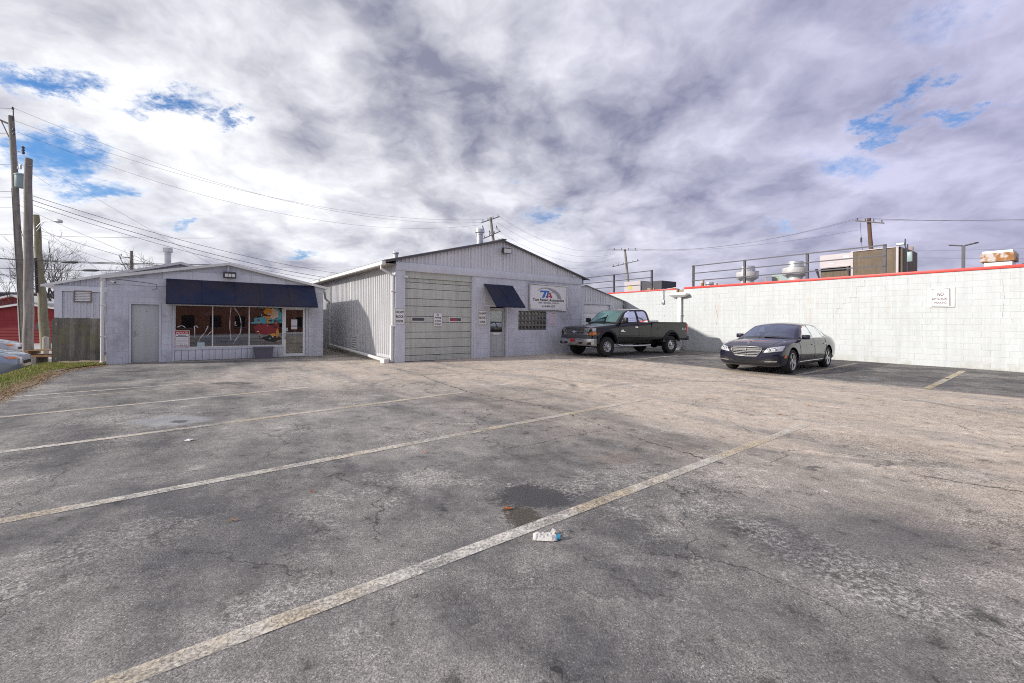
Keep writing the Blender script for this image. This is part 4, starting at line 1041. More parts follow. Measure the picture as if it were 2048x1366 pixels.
# leader head and downspout
b = B(); b.add([(-.52, -.34, 3.0), (.50, -.34, 3.0), (.50, -.002, 3.0), (-.52, -.002, 3.0), (-.52, -.34, 2.93), (.50, -.34, 2.93), (.50, -.002, 2.93), (-.52, -.002, 2.93), (-.3, -.2, 2.82), (.3, -.2, 2.82), (.3, -.002, 2.82), (-.3, -.002, 2.82)],
               [(0, 1, 2, 3), (0, 4, 5, 1), (1, 5, 6, 2), (3, 7, 4, 0), (4, 8, 9, 5), (5, 9, 10, 6), (7, 11, 8, 4), (8, 11, 10, 9)]); b.obj('leader_head', 'white_trim', wb)
b = B(); b.rbox(-.10, .10, -.16, -.003, .22, 2.819, .012)
for z in (.9, 1.9): b.box(-.13, .13, -.165, -.002, z, z + .03)
b.add([(-.09, -.155, .22), (.09, -.155, .22), (.09, -.005, .22), (-.09, -.005, .22), (-.09, -.34, .10), (.09, -.34, .10), (.09, -.28, .02), (-.09, -.28, .02)], [(0, 4, 5, 1), (1, 5, 6, 2), (2, 6, 7, 3), (3, 7, 4, 0), (4, 7, 6, 5)])
b.obj('downspout', 'white_trim', wb)
for pts in ([(7.78, 3.14), (7.78, 2.90), (7.55, 2.90), (7.55, 2.50), (7.34, 2.50), (7.34, 2.29), (7.12, 2.29), (7.12, 2.09), (6.92, 2.09), (6.92, 1.89), (6.80, 1.88), (6.80, 1.5)], [(1.75, 2.9), (2.1, 2.9), (2.1, 2.65), (1.9, 2.6), (1.9, 2.2), (2.0, 1.9), (1.95, 1.4)], [(-1.5, 2.5), (-1.1, 2.5), (-1.1, 2.25), (-.9, 2.2)], [(11.3, 2.9), (11.35, 2.3), (11.3, 1.7)], [(-1.0, 2.0), (-.95, 1.4)]):
    b = B(); pts2 = []
    for (a, c), (d, e) in zip(pts, pts[1:]):
        L = max(1, int(math.hypot(d - a, e - c) / .06))
        pts2 += [(a + (d - a) * k / L + random.uniform(-.008, .008), c + (e - c) * k / L + random.uniform(-.008, .008)) for k in range(L)]
    pts2.append(pts[-1])
    b.tube([(x, -.0005, z) for x, z in pts2], [random.choice([.0003, .001, .0025, .004]) for _ in pts2], 5); b.obj('wall_crack', 'crack_dark', wb)
t = WW.thing('conduit_box', 'grey electrical box and conduit hanging down the white wall', 'electrical box', -1.05, -.002, 2.5)
b = B(); b.rbox(-.07, .07, -.09, 0, 0, .22, .01); b.obj('box', 'galv', t)
b = B(); b.tube([(-.03, -.04, .2), (-.03, -.04, .78), (-.03, .1, .86)], .012, 6); b.tube([(.04, -.04, .2), (.05, -.04, .70), (.16, -.02, .80), (.7, .1, .86)], .012, 6); b.obj('conduit', 'galv', t)
t = WW.thing('restaurant_sign', 'white NO RESTAURANT PARKING sign board on the white wall', 'sign', 9.91, -.002, 2.06)
b = B(); b.box(-.33, .33, -.03, 0, 0, .665); b.obj('backing_board', 'white_trim', t)
b = B(); b.box(-.235, .215, -.036, -.031, .03, .635); b.obj('panel', 'sign_white', t)
b = B()
for r in ((-.230, .210, .035, .049), (-.230, .210, .616, .630), (-.230, -.216, .050, .615), (.196, .210, .050, .615), (.235, .245, .03, .635)): b.box(r[0], r[1], -.039, -.0365 if r[0] < .23 else -.0305, r[2], r[3])
b.obj('border', 'sign_maroon', t)
lettering(t, 'NO', -.01, .375, .13, .155, mat='sign_maroon', y=-.038, bold=.03); lettering(t, 'RESTAURANT', -.01, .245, .078, .40, mat='sign_maroon', y=-.038, bold=.022); lettering(t, 'PARKING', -.01, .12, .078, .30, mat='sign_maroon', y=-.038, bold=.022)
for z in (.075, .58):
    b = B(); b.cyl((-.01, -.036, z), (-.01, -.042, z), .01, n=8); b.obj('bolt', 'dark_metal', t)
# roof railings
def railing(x0, posts, x1, lab):
    t = WW.thing('roof_railing', lab, 'railing', x0, .42, 3.12, 'steel railings on the white building')
    for p in posts:
        b = B(); b.box(p - x0 - .045, p - x0 + .045, -.045, .045, 0, 1.35); b.box(p - x0 - .08, p - x0 + .08, -.08, .08, 0, .012); b.obj('post', 'rail_steel', t)
    for z in (.55, .93, 1.31):
        b = B(); b.box(.0, x1 - x0, -.075, -.046, z - .022, z + .022); b.obj('rail', 'rail_steel', t)
railing(.40, (.44, 3.08, 5.70, 8.28), 8.33, 'dark steel railing in front of the round fans on the white roof')
railing(-8.2, (-7.7, -4.95, -2.15), -2.1, 'dark steel railing at the far end of the white roof behind the shed')
def up_fan(x, y, lab):
    t = WW.thing('exhaust_fan', lab, 'exhaust fan', x, y, 3.12, 'round exhaust fans on the white roof')
    b = B(); b.box(-.36, .36, -.36, .36, 0, .22); b.obj('curb', 'galv', t)
    b = B(); b.lathe([(.30, .22), (.30, .52), (.34, .56), (.50, .66), (.52, .70), (.52, .98), (.54, 1.0), (.50, 1.0), (.40, .98)], 28); b.obj('bowl', 'fan_white', t, 40)
    b = B(); b.lathe([(.36, .97), (.36, 1.24), (.34, 1.28), (.0, 1.29)], 28); b.obj('motor_cap', 'galv', t, 40)
up_fan(2.20, 2.4, 'round metal exhaust fan nearer the left end of the railing'); up_fan(4.42, 2.4, 'round metal exhaust fan beside the brown rooftop unit')
t = WW.thing('duct_hood', 'blue grey sloped duct hood behind the left exhaust fan', 'duct', 3.35, 4.2, 3.12)
b = B(); b.prism([(-.6, 0), (.75, 0), (.75, .35), (-.1, .95), (-.6, .95)], -.4, .5); b.obj('hood', 'transformer', t); b = B(); b.box(-.65, .8, -.45, .55, .0, .06); b.obj('curb', 'galv', t)
t = WW.thing('roof_hatch_rail', 'small yellow guard rail on the white roof', 'guard rail', 3.58, 2.0, 3.12)
b = B(); b.tube([(-.28, 0, 0), (-.28, 0, .62), (.28, 0, .60), (.28, 0, 0)], .02, 6); b.obj('hoop', 'yellow_paint', t)
# big rooftop unit
t = WW.thing('rooftop_unit', 'large brown and beige air handler on the white roof', 'rooftop unit', 6.75, 3.0, 3.12)
b = B(); b.box(-.25, 1.22, .0, 2.2, .08, 1.52); b.obj('coil_cabinet', 'hvac_brown', t)
b = B(); b.box(1.22, 1.30, -.02, .06, .08, 1.54); b.box(-.33, -.251, -.02, .06, .08, 1.54); b.box(-.33, 1.32, -.03, 2.25, 1.541, 1.575); b.obj('corner_post', 'hvac_beige', t)
b = B(); b.box(1.301, 1.40, .1, 2.2, .08, 1.50); b.obj('side_panel', 'hvac_brown', t)
b = B(); b.box(-1.55, -.335, .05, 2.0, .95, 1.53); b.box(-1.5, -.335, .4, 2.0, .08, .95); b.obj('filter_cabinet', 'hvac_beige', t)
b = B(); b.add([(-1.62, -.30, .88), (-.42, -.30, .88), (-.36, .04, .12), (-1.48, .04, .12), (-1.62, .045, .94), (-.42, .045, .94), (-.36, .1, .12), (-1.48, .1, .12)], [(0, 1, 5, 4), (1, 2, 6, 5), (3, 0, 4, 7)]); b.obj('intake_hood', 'hvac_beige', t)
b = B(); b.box(-1.5, -.42, .02, .04, .14, .9); b.obj('intake_screen', 'hvac_brown', t)
b = B(); b.box(-1.7, 1.45, -.05, 2.3, 0, .079); b.obj('curb', 'galv', t)
for r, mt in (((-.62, -.42, 1.3, 1.42), 'paper'), ((-1.15, -.98, 1.08, 1.13), 'paper')):
    b = B(); b.box(r[0], r[1], .042, .049, r[2], r[3]); b.obj('label_plate', mt, t)
t = WW.thing('rooftop_lamp', 'floodlight on a bracket post right of the brown rooftop unit', 'lamp post', 8.33, 3.0, 3.12)
b = B(); b.cyl((0, 0, 0), (0, 0, 1.62), .025, n=8); b.tube([(0, 0, 1.25), (-.07, -.02, 1.55), (-.07, -.02, 1.85)], .022, 6); b.obj('post', 'rail_steel', t)
b = B(); b.rbox(-.34, -.08, -.08, .04, 1.60, 1.70, .015); b.obj('lamp_head', 'galv', t)
b = B(); b.rbox(.0, .16, -.08, .06, .9, 1.3, .01); b.obj('control_box', 'transformer', t)
b = B(); b.rbox(.08, .18, -.06, .04, 1.36, 1.50, .01); b.obj('sensor', 'brick_tan', t)
t = WW.thing('twin_arm_lamp', 'dark twin arm lamp pole behind the white wall, right of the rooftop unit', 'lamp post', 10.27, 1.0, 3.12)
b = B(); b.box(-.04, .04, -.04, .04, 0, 1.10); b.obj('pole', 'dark_metal', t)
for s in (-1, 1):
    b = B(); b.add([(s * .04, -.08, 1.07), (s * .30, -.10, 1.12), (s * .36, -.08, 1.13), (s * .36, .08, 1.13), (s * .30, .10, 1.12), (s * .04, .08, 1.07), (s * .04, -.08, 1.10), (s * .30, -.10, 1.15), (s * .36, -.08, 1.15), (s * .36, .08, 1.15), (s * .30, .10, 1.15), (s * .04, .08, 1.10)],
                   [(0, 1, 2, 3, 4, 5), (11, 10, 9, 8, 7, 6)] + [(k, (k + 1) % 6, (k + 1) % 6 + 6, k + 6) for k in range(6)]); b.obj('lamp_head', 'dark_metal', t)
t = WW.thing('rusty_hood', 'rusty white exhaust hood at the right end of the white roof', 'exhaust hood', 10.86, 3.0, 3.12)
b = B(); b.box(-.34, .34, -.3, .5, 0, .62); b.obj('cabinet', 'fan_white', t); b = B(); b.box(-.42, .40, -.38, .58, .62, .92); b.obj('lid', 'rust', t); b = B(); b.box(-.38, .36, -.34, .54, .921, 1.0); b.obj('cap', 'galv', t)
t = WW.thing('beige_rooftop_unit', 'beige air conditioner behind the far railing above the shed', 'rooftop unit', -5.0, 3.0, 3.12)
b = B(); b.box(-1.35, 0, 0, 1.6, .05, 1.12); b.obj('cabinet', 'hvac_beige', t); b = B(); b.box(.01, 1.55, .1, 1.6, .05, 1.02); b.obj('coil_section', 'rail_steel', t); b = B(); b.box(.5, 1.0, .06, .099, .1, .6); b.obj('access_panel', 'brick_tan', t)
b = B(); b.box(-.92, -.70, -.012, -.001, .6, .82); b.obj('label_plate', 'paper_yellow', t); b = B(); b.box(-1.3, 1.5, .05, 1.5, 0, .049); b.obj('curb', 'galv', t)
for x, h, r, lab in ((-.02, .72, .075, 'rusty capped flue left of the exhaust fans'), (.38, .58, .17, 'short galvanised vent left of the exhaust fans'), (.78, .5, .06, 'thin dark flue left of the exhaust fans')):
    t = WW.thing('roof_flue', lab, 'flue', x, 2.0, 3.12); vent_pipe(t, 0, 0, 0, h, r, 1.3, 'rust' if r < .1 else 'galv', 'pipe')

# ================================================================== poles and wires
def upole(name, lab, base, top, r0, r1, mat, group='utility poles'):
    t = thing(name, lab, 'pole', base, group=group); d = Vector(top) - Vector(base)
    b = B(); n = 9; path = []; rs = []
    for k in range(n):
        f = k / (n - 1); path.append(d * f + Vector((random.uniform(-.02, .02), random.uniform(-.02, .02), 0)) * (1 if 0 < k < n - 1 else 0)); rs.append(r0 + (r1 - r0) * f)
    b.tube(path, rs, 14); b.obj('shaft', mat, t, 60); return t, d
def cross(t, c, half, ax, mat='wood_pole', tilt=0., n=4, dz=.06):
    """cross-arm with pin insulators"""
    ax = Vector(ax).normalized(); c = Vector(c); a = c - ax * half - Vector((0, 0, tilt * half)); e = c + ax * half + Vector((0, 0, tilt * half))
    b = B(); b.tube([a, e], .06, 4, smooth=False); b.obj('cross_arm', mat, t)
    for k in range(n):
        p = a.lerp(e, (k + .3) / (n - .4)); b = B(); b.tube([p + Vector((0, 0, .04)), p + Vector((0, 0, .1)), p + Vector((0, 0, .14)), p + Vector((0, 0, .24))], [.02, .05, .03, .05], 8); b.obj('insulator', 'dark_metal', t)
t, d = upole('utility_pole', 'tallest pole with transformer at the far left', (-29.7, 27, -.46), (-30.62, 27, 13.82), .20, .135, 'wood_pole')
K1 = 1.35; at = lambda z: Vector((-.92 * (z * K1 - .5 + .46) / 14.3, 0, z * K1 - .5 + .46))
b = B(); b.lathe([(0, 0), (.24, 0), (.27, .05), (.27, .72), (.31, .74), (.31, .78), (.20, .86), (0, .88)], 22, M=Matrix.Translation(at(7.35) + Vector((.46, -.1, 0)))); tr_ = b.obj('transformer', 'transformer', t, 40)
b = B(); o = at(8.2) + Vector((.46, -.1, 0)); b.tube([o + Vector((.05, 0, 0)), o + Vector((.05, 0, .12)), o + Vector((.06, 0, .3))], [.05, .06, .03], 8); b.tube([o + Vector((-.12, 0, 0)), o + Vector((-.12, 0, .14))], .035, 8); b.obj('bushing', 'galv', tr_)
b = B(); b.box(.1, .25, -.05, .05, 7.6 + .5, 8.0 + .5, M=Matrix.Translation((at(7.6).x, 0, 0))); b.obj('mount_bracket', 'galv', t)
b = B(); b.tube([at(10.2), at(10.2) + Vector((-1.0, -.25, .45))], .055, 6); b.tube([at(9.3), at(10.2) + Vector((-.5, -.12, .22))], .03, 6); b.obj('brace_arm', 'wood_pole', t)
b = B(); b.tube([at(8.95) + Vector((.1, 0, 0)), at(9.05) + Vector((.52, 0, .0))], .02, 6); b.obj('standoff_bracket', 'galv', t)
for k in range(3):
    o = at(8.95 + k * .12) + Vector((.60, 0, 0)); b = B(); b.tube([o, o + Vector((.05, 0, 0))], .08, 10); b.obj('insulator', 'dark_metal', t)
for z in (9.75, 9.95, 10.9):
    o = at(z) + Vector((.17, -.05, 0)); b = B(); b.tube([o, o + Vector((0, 0, .14))], [.07, .04], 8); b.obj('insulator', 'dark_metal', t)
b = B(); b.tube([at(10.4) + Vector((.15, -.02, 0)), at(10.95) + Vector((.17, -.02, 0))], .03, 6); b.obj('top_pin', 'dark_metal', t)
b = B(); b.tube([at(z) + Vector((.02, -.2 - .002 * z, 0)) for z in (.4, 3, 6, 7.3)], .018, 6); b.obj('ground_wire', 'dark_metal', t)
t, d = upole('utility_pole', 'bare weathered pole, second from the left, standing in the grass bank', (-20.4, 18.7, -.46), (-20.45, 18.7, 8.22), .175, .12, 'wood_pole')
b = B(); b.tube([(-.02, -.1, 8.35), (.24, -.1, 8.35)], .015, 6); b.obj('bolt', 'dark_metal', t)
t, d = upole('utility_pole', 'leaning greenish pole with a street lamp arm, beside the rear building', (-28.4, 27, -.46), (-29.06, 27, 7.8), .24, .15, 'wood_pole_green')
o = Vector((-.58, -.1, 7.4)); arm = cr([tuple(o), tuple(o + Vector((.43, -.05, .38))), tuple(o + Vector((.9, -.1, .48))), tuple(o + Vector((1.25, -.12, .44)))], 5)
b = B(); b.tube(arm, .025, 8); b.tube([o + Vector((0, 0, -.25)), Vector(arm[7])], .018, 6); b.obj('lamp_arm', 'galv', t)
b = B(); b.tube([Vector(arm[-1]), Vector(arm[-1]) + Vector((.1, 0, .02)), Vector(arm[-1]) + Vector((.3, 0, .01)), Vector(arm[-1]) + Vector((.45, 0, -.02)), Vector(arm[-1]) + Vector((.52, 0, -.03))], [.04, .09, .12, .10, .03], 12); b.obj('lamp_head', 'galv', t)
b = B(); b.tube([(-.30, -.26, 3.5), (-.38, -.24, 4.6), (-.43, -.24, 5.6)], .06, 8); b.obj('cable_riser', 'black_plastic', t)
t, d = upole('utility_pole', 'double cross arm pole rising behind the garage ridge', (-.7, 45, -.4), (-2.25, 45, 12.1), .22, .13, 'wood_pole')
top = d
cross(t, top + Vector((0, -.15, -.25)), 1.0, (1, .5, 0), tilt=.42); cross(t, top + Vector((.15, -.15, -1.8)), .95, (1, .5, 0), tilt=.5)
for k in range(3):
    o = top + Vector((-.8 + k * .7, -.3, -.9 - (k % 2) * .5)); b = B(); b.tube([o, o + Vector((.1, 0, -.35))], [.05, .05], 8); b.obj('cutout', 'dark_metal', t)
t, d = upole('utility_pole', 'cross arm pole seen over the shed and far railing', (16.5, 60, -.4), (15.2, 60, 11.5), .24, .14, 'wood_pole')
cross(t, d + Vector((0, -.15, -.15)), 1.7, (1, 0, 0)); cross(t, d + Vector((.1, -.15, -2.0)), 2.2, (1, .4, 0), tilt=.25, n=6)
t, d = upole('utility_pole', 'reddish brown pole behind the large rooftop unit', (31.4, 38, -.4), (30.55, 38, 10.6), .2, .14, 'wood_pole_brown')
cross(t, d + Vector((-.1, -.2, -.35)), 1.05, (1, -.3, 0), tilt=-.16); b = B(); o = d + Vector((-.8, -.2, -2.1)); b.tube([o, o + Vector((0, 0, .4))], .07, 8); b.tube([o + Vector((0, 0, .4)), d + Vector((-.9, -.2, -.4))], .015, 5); b.tube([o, o + Vector((.5, 0, -2.4))], .015, 5); b.obj('cutout', 'dark_metal', t)
b = B(); o = d + Vector((-.7, -.2, -5.2)); b.lathe([(0, 0), (.3, 0), (.3, .9), (.2, 1.0), (0, 1.02)], 16, M=Matrix.Translation(o)); b.obj('transformer', 'transformer', t)
t, d = upole('utility_pole', 'small distant pole over the roof of the rear building', (-47.2, 55, -.4), (-47.3, 55, 10.0), .22, .16, 'wood_pole')
b = B(); b.tube([d + Vector((-1.4, 0, -.9)), d + Vector((0, 0, -.8))], .05, 6); b.tube([d + Vector((-1.4, 0, -.9)), d + Vector((-1.2, 0, -.4)), d + Vector((-1.6, 0, -.5)), d + Vector((-1.4, 0, -.9)), d + Vector((-.7, 0, -2.2))], .04, 6); b.obj('bracket', 'dark_metal', t)

def wire(lab, p, q, sag, r, n=28, extra=None, group='overhead wires'):
    p, q = Vector(p), Vector(q); o = thing('overhead_wire', lab, 'wire', p, group=group); pts = []
    for k in range(n + 1):
        f = k / n; v = p.lerp(q, f) - p; v.z -= sag * 4 * f * (1 - f); pts.append(v)
    b = B(); b.tube(pts, r * .6, 5); b.obj('cable', 'wire_black', o)
    if extra:
        for f in extra:
            v = pts[int(f * n)]; v2 = pts[int(f * n) + 1]; d = (v2 - v).normalized()
            b = B(); b.tube([v - d * .02 * 0, v + d * .15, v + d * .75, v + d * .9], [.03, .065, .065, .03], 8); b.obj('splice_case', 'black_plastic', o)
pa = Vector((-2.25, 45, 12.1)); pb = Vector((15.2, 60, 11.5)); pc = Vector((30.55, 38, 10.6))
rank = lambda s, names: [n + ' ' + s for n in names]
A0 = rank('thin primary wire sagging from the tallest pole to the double cross arm pole', ('topmost', 'middle', 'lowest'))
wire(A0.pop(0), (-30.38, 27.0, 14.28), pa + Vector((-.9, 0, -.5)), 2.1, .012); wire(A0.pop(0), (-30.38, 27.0, 13.53), pa + Vector((-.6, 0, -.2)), 1.8, .012); wire(A0.pop(0), (-30.24, 27.0, 12.86), pa + Vector((-1.0, 0, -.75)), 2.3, .012)
S0 = rank('service cable dropping from the tallest pole behind the garage roof', ('uppermost', 'thick middle', 'lowest thin'))
wire(S0.pop(0), (-29.84, 27.0, 9.15), (-10.5, 52, 6.3), 1.25, .024); wire(S0.pop(0), (-29.84, 27.0, 8.88), (-10.5, 52, 5.7), 1.35, .03); wire(S0.pop(0), (-29.84, 27.0, 8.61), (-10.5, 52, 5.5), 1.45, .022)
R0 = rank('wire between the double cross arm pole and the pole over the shed', ('topmost', 'second highest', 'third highest', 'lowest'))
for k in range(4): wire(R0.pop(0), pa + Vector((.9 - .3 * k, 0, .1 - .55 * k)), pb + Vector((-1.5 + .3 * k, 0, .05 - .6 * k)), 1.5 + .2 * k, .014)
R1 = rank('wire between the pole over the shed and the reddish brown pole', ('outer upper', 'inner upper', 'lowest'))
wire(R1.pop(0), pb + Vector((1.2, 0, .1)), pc + Vector((-1.0, 0, .0)), 1.1, .014); wire(R1.pop(0), pb + Vector((.4, 0, .1)), pc + Vector((-.6, 0, .0)), 1.1, .014); wire(R1.pop(0), pb + Vector((.6, 0, -.1)), pc + Vector((-.8, 0, -1.0)), .7, .014)
R2 = rank('wire running right from the reddish brown pole out of view', ('topmost', 'middle', 'lowest'))
for k in range(3): wire(R2.pop(0), pc + Vector((-1 + .9 * k, 0, .05 - .1 * k)), (62, 38 - 3 * k, 11.6 - .25 * k), .6, .013)
wire('upper of two thin wires crossing the sky at the far right', (24, 40, 8.0), (66, 40, 9.4), .3, .011, group='far right wires'); wire('lower of two thin wires crossing the sky at the far right', (33, 40, 7.6), (66, 40, 8.2), .3, .011, group='far right wires')
wire('slanting wire at the right edge above the rusty hood', (*WW.w(10.6, 3.6)[:2], 3.35), (*WW.w(13.6, 2.0)[:2], 4.6), .05, .012, group='far right wires')
T0 = rank('telephone cable crossing behind the left poles', ('thick with one splice case, highest of the thick', 'thick plain, second of the thick', 'thick with two splice cases,', 'thick plain, lowest of the thick', 'thin, topmost', 'thin, lowest'))
for k, (za, zb, ex) in enumerate(((4.95, 4.0, (.47,)), (4.75, 4.1, ()), (4.35, 3.75, (.2, .55)), (3.9, 3.1, ()), (6.2, 5.6, ()), (3.5, 2.6, ()))):
    wire(T0.pop(0), (-32, 24, za + .2 * (k % 2)), (-16.8, 25, zb + .5), .12, .03 if k < 4 else .012, extra=ex, group='telephone cables')
D0 = rank('slanting down to the right from the left poles', ('thin cable reaching the rear building eave,', 'longest thin cable, starting highest,', 'thick cable from the leaning pole,', 'thin cable from the leaning pole,', 'short steep cable', 'short cable towards the bare pole top,', 'looping cable between tallest and leaning pole,'))
for p, q, s, r in (((-30.11, 27.0, 8.40), (-17.2, 24, 3.7), .15, .014), ((-30.11, 27.0, 11.64), (-15.4, 24, 4.0), .1, .010), ((-28.96, 27.0, 6.91), (-18.8, 25, 4.2), .1, .02), ((-28.96, 27.0, 6.54), (-19.6, 24, 4.0), .1, .014), ((-29.97, 27.0, 8.00), (-21.0, 24, 3.2), .1, .014), ((-30.24, 27.0, 11.10), (-17.9, 17.2, 6.6), .05, .010), ((-30.11, 27.0, 7.46), (-28.84, 27.0, 4.46), .5, .02)): wire(D0.pop(0), p, q, s, r, group='slanting cables')
L0 = rank('wire leaving the tallest pole past the left edge', ('topmost', 'second', 'third', 'fourth', 'fifth', 'lowest'))
for z, z2 in ((10.95, 11.0), (9.8, 9.9), (8.4, 8.9), (7.2, 7.3), (6.95, 7.0), (6.5, 6.5)): wire(L0.pop(0), (-30.4, 27, 1.45 + (z - 1.45) * 1.35), (-46, 25, 1.45 + (z2 - 1.45) * 1.38), .2, .017, group='wires past the left edge')
wire('long thin wire running behind the rear building', (-60, 50, 8.7), (-12, 58, 9.0), .9, .013, group='telephone cables')

# ================================================================== distance, left
t = thing('red_barn', 'dark red gabled building behind the left poles', 'building', (-38.2, 35, -.46), rad(8))
b = B(); b.prism([(-4.2, 0), (4.5, 0), (4.5, 2.35), (0, 3.10), (-4.2, 2.35)], 0, 9); b.obj('wall', 'barn_red', t)
b = B(); b.prism([(0, 3.12), (4.9, 2.30), (4.9, 2.40), (0, 3.24), (-4.6, 2.40), (-4.6, 2.30)], -.3, 9.2); b.obj('roof', 'shingle', t)
b = B(); b.prism([(0, 3.06), (4.9, 2.22), (4.9, 2.36), (0, 3.20), (-4.6, 2.36), (-4.6, 2.22)], -.36, -.301); b.obj('rake_trim', 'white_trim', t)
b = B(); b.box(.55, 1.05, -.03, -.001, 1.05, 1.6); w1_ = b.obj('window', 'dark_siding', t)
for k in range(9):
    b = B(); b.box(-4.2, 4.5, -.018, -.002, .05 + k * .25, .055 + k * .25 + .02); b.obj('clapboard', 'barn_red', t)
t = thing('red_wing', 'smaller red gable with grey roof at the left edge, behind the red building', 'building', (-45.6, 41, -.46), rad(8))
b = B(); b.prism([(-4, 0), (3.2, 0), (3.2, 3.0), (-.4, 4.0), (-4, 3.0)], 0, 6); b.obj('wall', 'barn_red', t)
b = B(); b.prism([(-.4, 4.0), (3.5, 2.92), (3.5, 3.05), (-.4, 4.16), (-4.3, 3.05), (-4.3, 2.92)], -.4, 6); b.obj('roof', 'white_trim', t)
t = thing('dark_sided_building', 'dark blue grey building with a tan chimney far behind the red buildings', 'building', (-58, 52, -.46), rad(8))
b = B(); b.box(-10, 16, 0, 10, 0, 4.9); b.obj('wall', 'dark_siding', t); b = B(); b.box(-10.2, 16.2, -.2, 10.2, 4.9, 5.05); b.obj('roof', 'shingle', t); b = B(); b.box(-5.6, -4.6, .5, 1.5, 5.0, 6.6); b.obj('chimney', 'brick_tan', t)

def bare_tree(lab, base, h, seed, r0):
    random.seed(seed); t = thing('bare_tree', lab, 'tree', base, group='bare winter trees'); tr = B(); cr_ = B()
    def grow(bb, p, d, L, r, lev):
        pts = [p]; q = p.copy(); dd = d.copy()
        for k in range(4):
            dd = (dd + Vector((random.gauss(0, .13), random.gauss(0, .13), random.gauss(.05, .06)))).normalized(); q = q + dd * L / 4; pts.append(q.copy())
        bb.tube(pts, [r * (1 - .12 * k) for k in range(5)], 6 if lev < 2 else 3, caps=False)
        if lev >= 7: return
        for k in range(3 if lev < 2 else random.choice([2, 2, 3])):
            s = pts[random.choice([2, 3, 4])] if k else pts[4]
            nd = (dd + Vector((random.gauss(0, .55), random.gauss(0, .55), random.gauss(.12, .3)))).normalized()
            grow(cr_, s, nd, L * random.uniform(.66, .86), max(r * .56, .009), lev + 1)
    grow(tr, Vector((0, 0, 0)), Vector((0, 0, 1)), h * .28, r0, 0)
    tr.obj('trunk', 'bark', t); tag(cr_.obj('crown', 'bark', t), kind='stuff')
bare_tree('bare tree behind the rear building roof, the nearer and fuller one', (-40.0, 41, -.46), 10.8, 5, .26)
bare_tree('bare tree behind the left poles, further left', (-45, 43, -.46), 9.5, 9, .22)
bare_tree('bare low tree right of the fuller one, above the rear building eave', (-37.5, 44, -.46), 9.5, 14, .2)
random.seed(3)
# yard things behind the fence
t = thing('lumber_pallet', 'stacked wooden pallet and boards behind the bare pole', 'pallet', (-19.6, 19.2, -.44), rad(25))
for k in range(6):
    b = B(); b.box(-.9, .9, -.5 + k * .17, -.38 + k * .17, .56, .59); b.obj('deck_board', 'lumber', t)
for k in range(3):
    b = B(); b.box(-.9 + k * .85, -.8 + k * .85, -.5, .5, .40, .559); b.obj('bearer', 'lumber', t)
for k in range(5):
    b = B(); b.box(-1.2, 1.2, -.5 + k * .2, -.34 + k * .2, .30, .385); b.obj('plank', 'lumber', t)
for k in range(2):
    b = B(); b.box(-.7 + k * 1.3, -.55 + k * 1.3, -.5, .5, 0, .299); b.obj('block', 'wood_pole', t)
t = thing('guy_guard', 'slanted yellow guy wire guard near the leaning pole', 'guy guard', (-20.6, 20.2, -.44))
b = B(); b.tube([(0, 0, .4), (-.28, .1, 1.6)], [.05, .04], 10); b.obj('sleeve', 'yellow_paint', t); b = B(); b.tube([(0.12, -.04, 0), (-1.5, .9, 5.6)], .012, 5); b.obj('guy_wire', 'wire_black', t)
t = thing('bollard', 'short pale post in front of the red building', 'bollard', (-24.2, 23, -.46)); b = B(); b.lathe([(.12, 0), (.12, .95), (.10, 1.0), (0, 1.02)], 14); b.obj('post', 'concrete', t)
t = thing('sign_stake', 'thin leaning dark stake by the fence end', 'stake', (-15.35, 14.75, -.3)); b = B(); b.tube([(0, 0, 0), (.16, .1, .75)], .02, 6); b.obj('rod', 'dark_metal', t)

# ================================================================== litter
t = thing('crushed_bottle', 'crushed white plastic bottle with a blue cap lying on the asphalt', 'litter', (.24, 2.98, .004), rad(-6))
b = B(); rows = []
for i in range(9):
    r = []
    for j in range(15):
        u, v = j / 14, i / 8; ed_ = min(u, 1 - u, v, 1 - v); k = .10 if u < .85 else .10 * (1 - (u - .85) * 2.2)
        r.append((-.09 + .165 * u + random.uniform(-.002, .002), (v - .5) * k, .002 + min(.014, ed_ * .14) + random.uniform(-.003, .006) * (ed_ > .05)))
    rows.append(r)
b.grid(rows, smooth=False); b.add([(.02, .048, .003), (.055, .05, .004), (.062, .075, .018), (.04, .085, .03)], [(0, 1, 2, 3)]); b.obj('body', 'litter_white', t)
b = B(); b.tube([(.076, -.005, .014), (.094, -.006, .013)], [.021, .019], 14); b.obj('cap', 'litter_blue', t)
def leaf(x, y, s, a, lab, mat='leaf_orange'):
    t = thing('fallen_leaf', lab, 'leaf', (x, y, gz(x, y) + .006), a, 'fallen leaves on the asphalt'); pts = []
    for k in range(22):
        th = 2 * math.pi * k / 22; r = s * (.55 + .42 * (k % 2) + random.uniform(-.12, .12)) * (1.3 if abs(math.cos(th)) > .7 else .85); pts.append((r * math.cos(th), r * .6 * math.sin(th), .006 + .35 * s * random.random() * (k % 2)))
    b = B(); b.add([(0, 0, .004)] + pts, [(0, 1 + k, 1 + (k + 1) % 22) for k in range(22)]); b.add([(0, 0, .0)] + [(x * .99, y * .99, z - .0015) for x, y, z in pts], [(0, 1 + (k + 1) % 22, 1 + k) for k in range(22)]); b.obj('blade', mat, t)
    b = B(); b.tube([(-s, 0, .004), (-s * 1.7, .01, .003)], .0015, 4); b.obj('stem', mat, t)
leaf(-.02, 3.43, .036, .3, 'orange oak leaf beside the dark patch in the foreground')
leaf(-1.68, 3.75, .022, 1.2, 'tiny brown leaf left of the orange oak leaf')
leaf(-.95, 4.9, .03, 2.2, 'small brown leaf near the second long line')
leaf(-2.0, 3.2, .03, .7, 'curled brown leaf on the left foreground asphalt', 'straw')
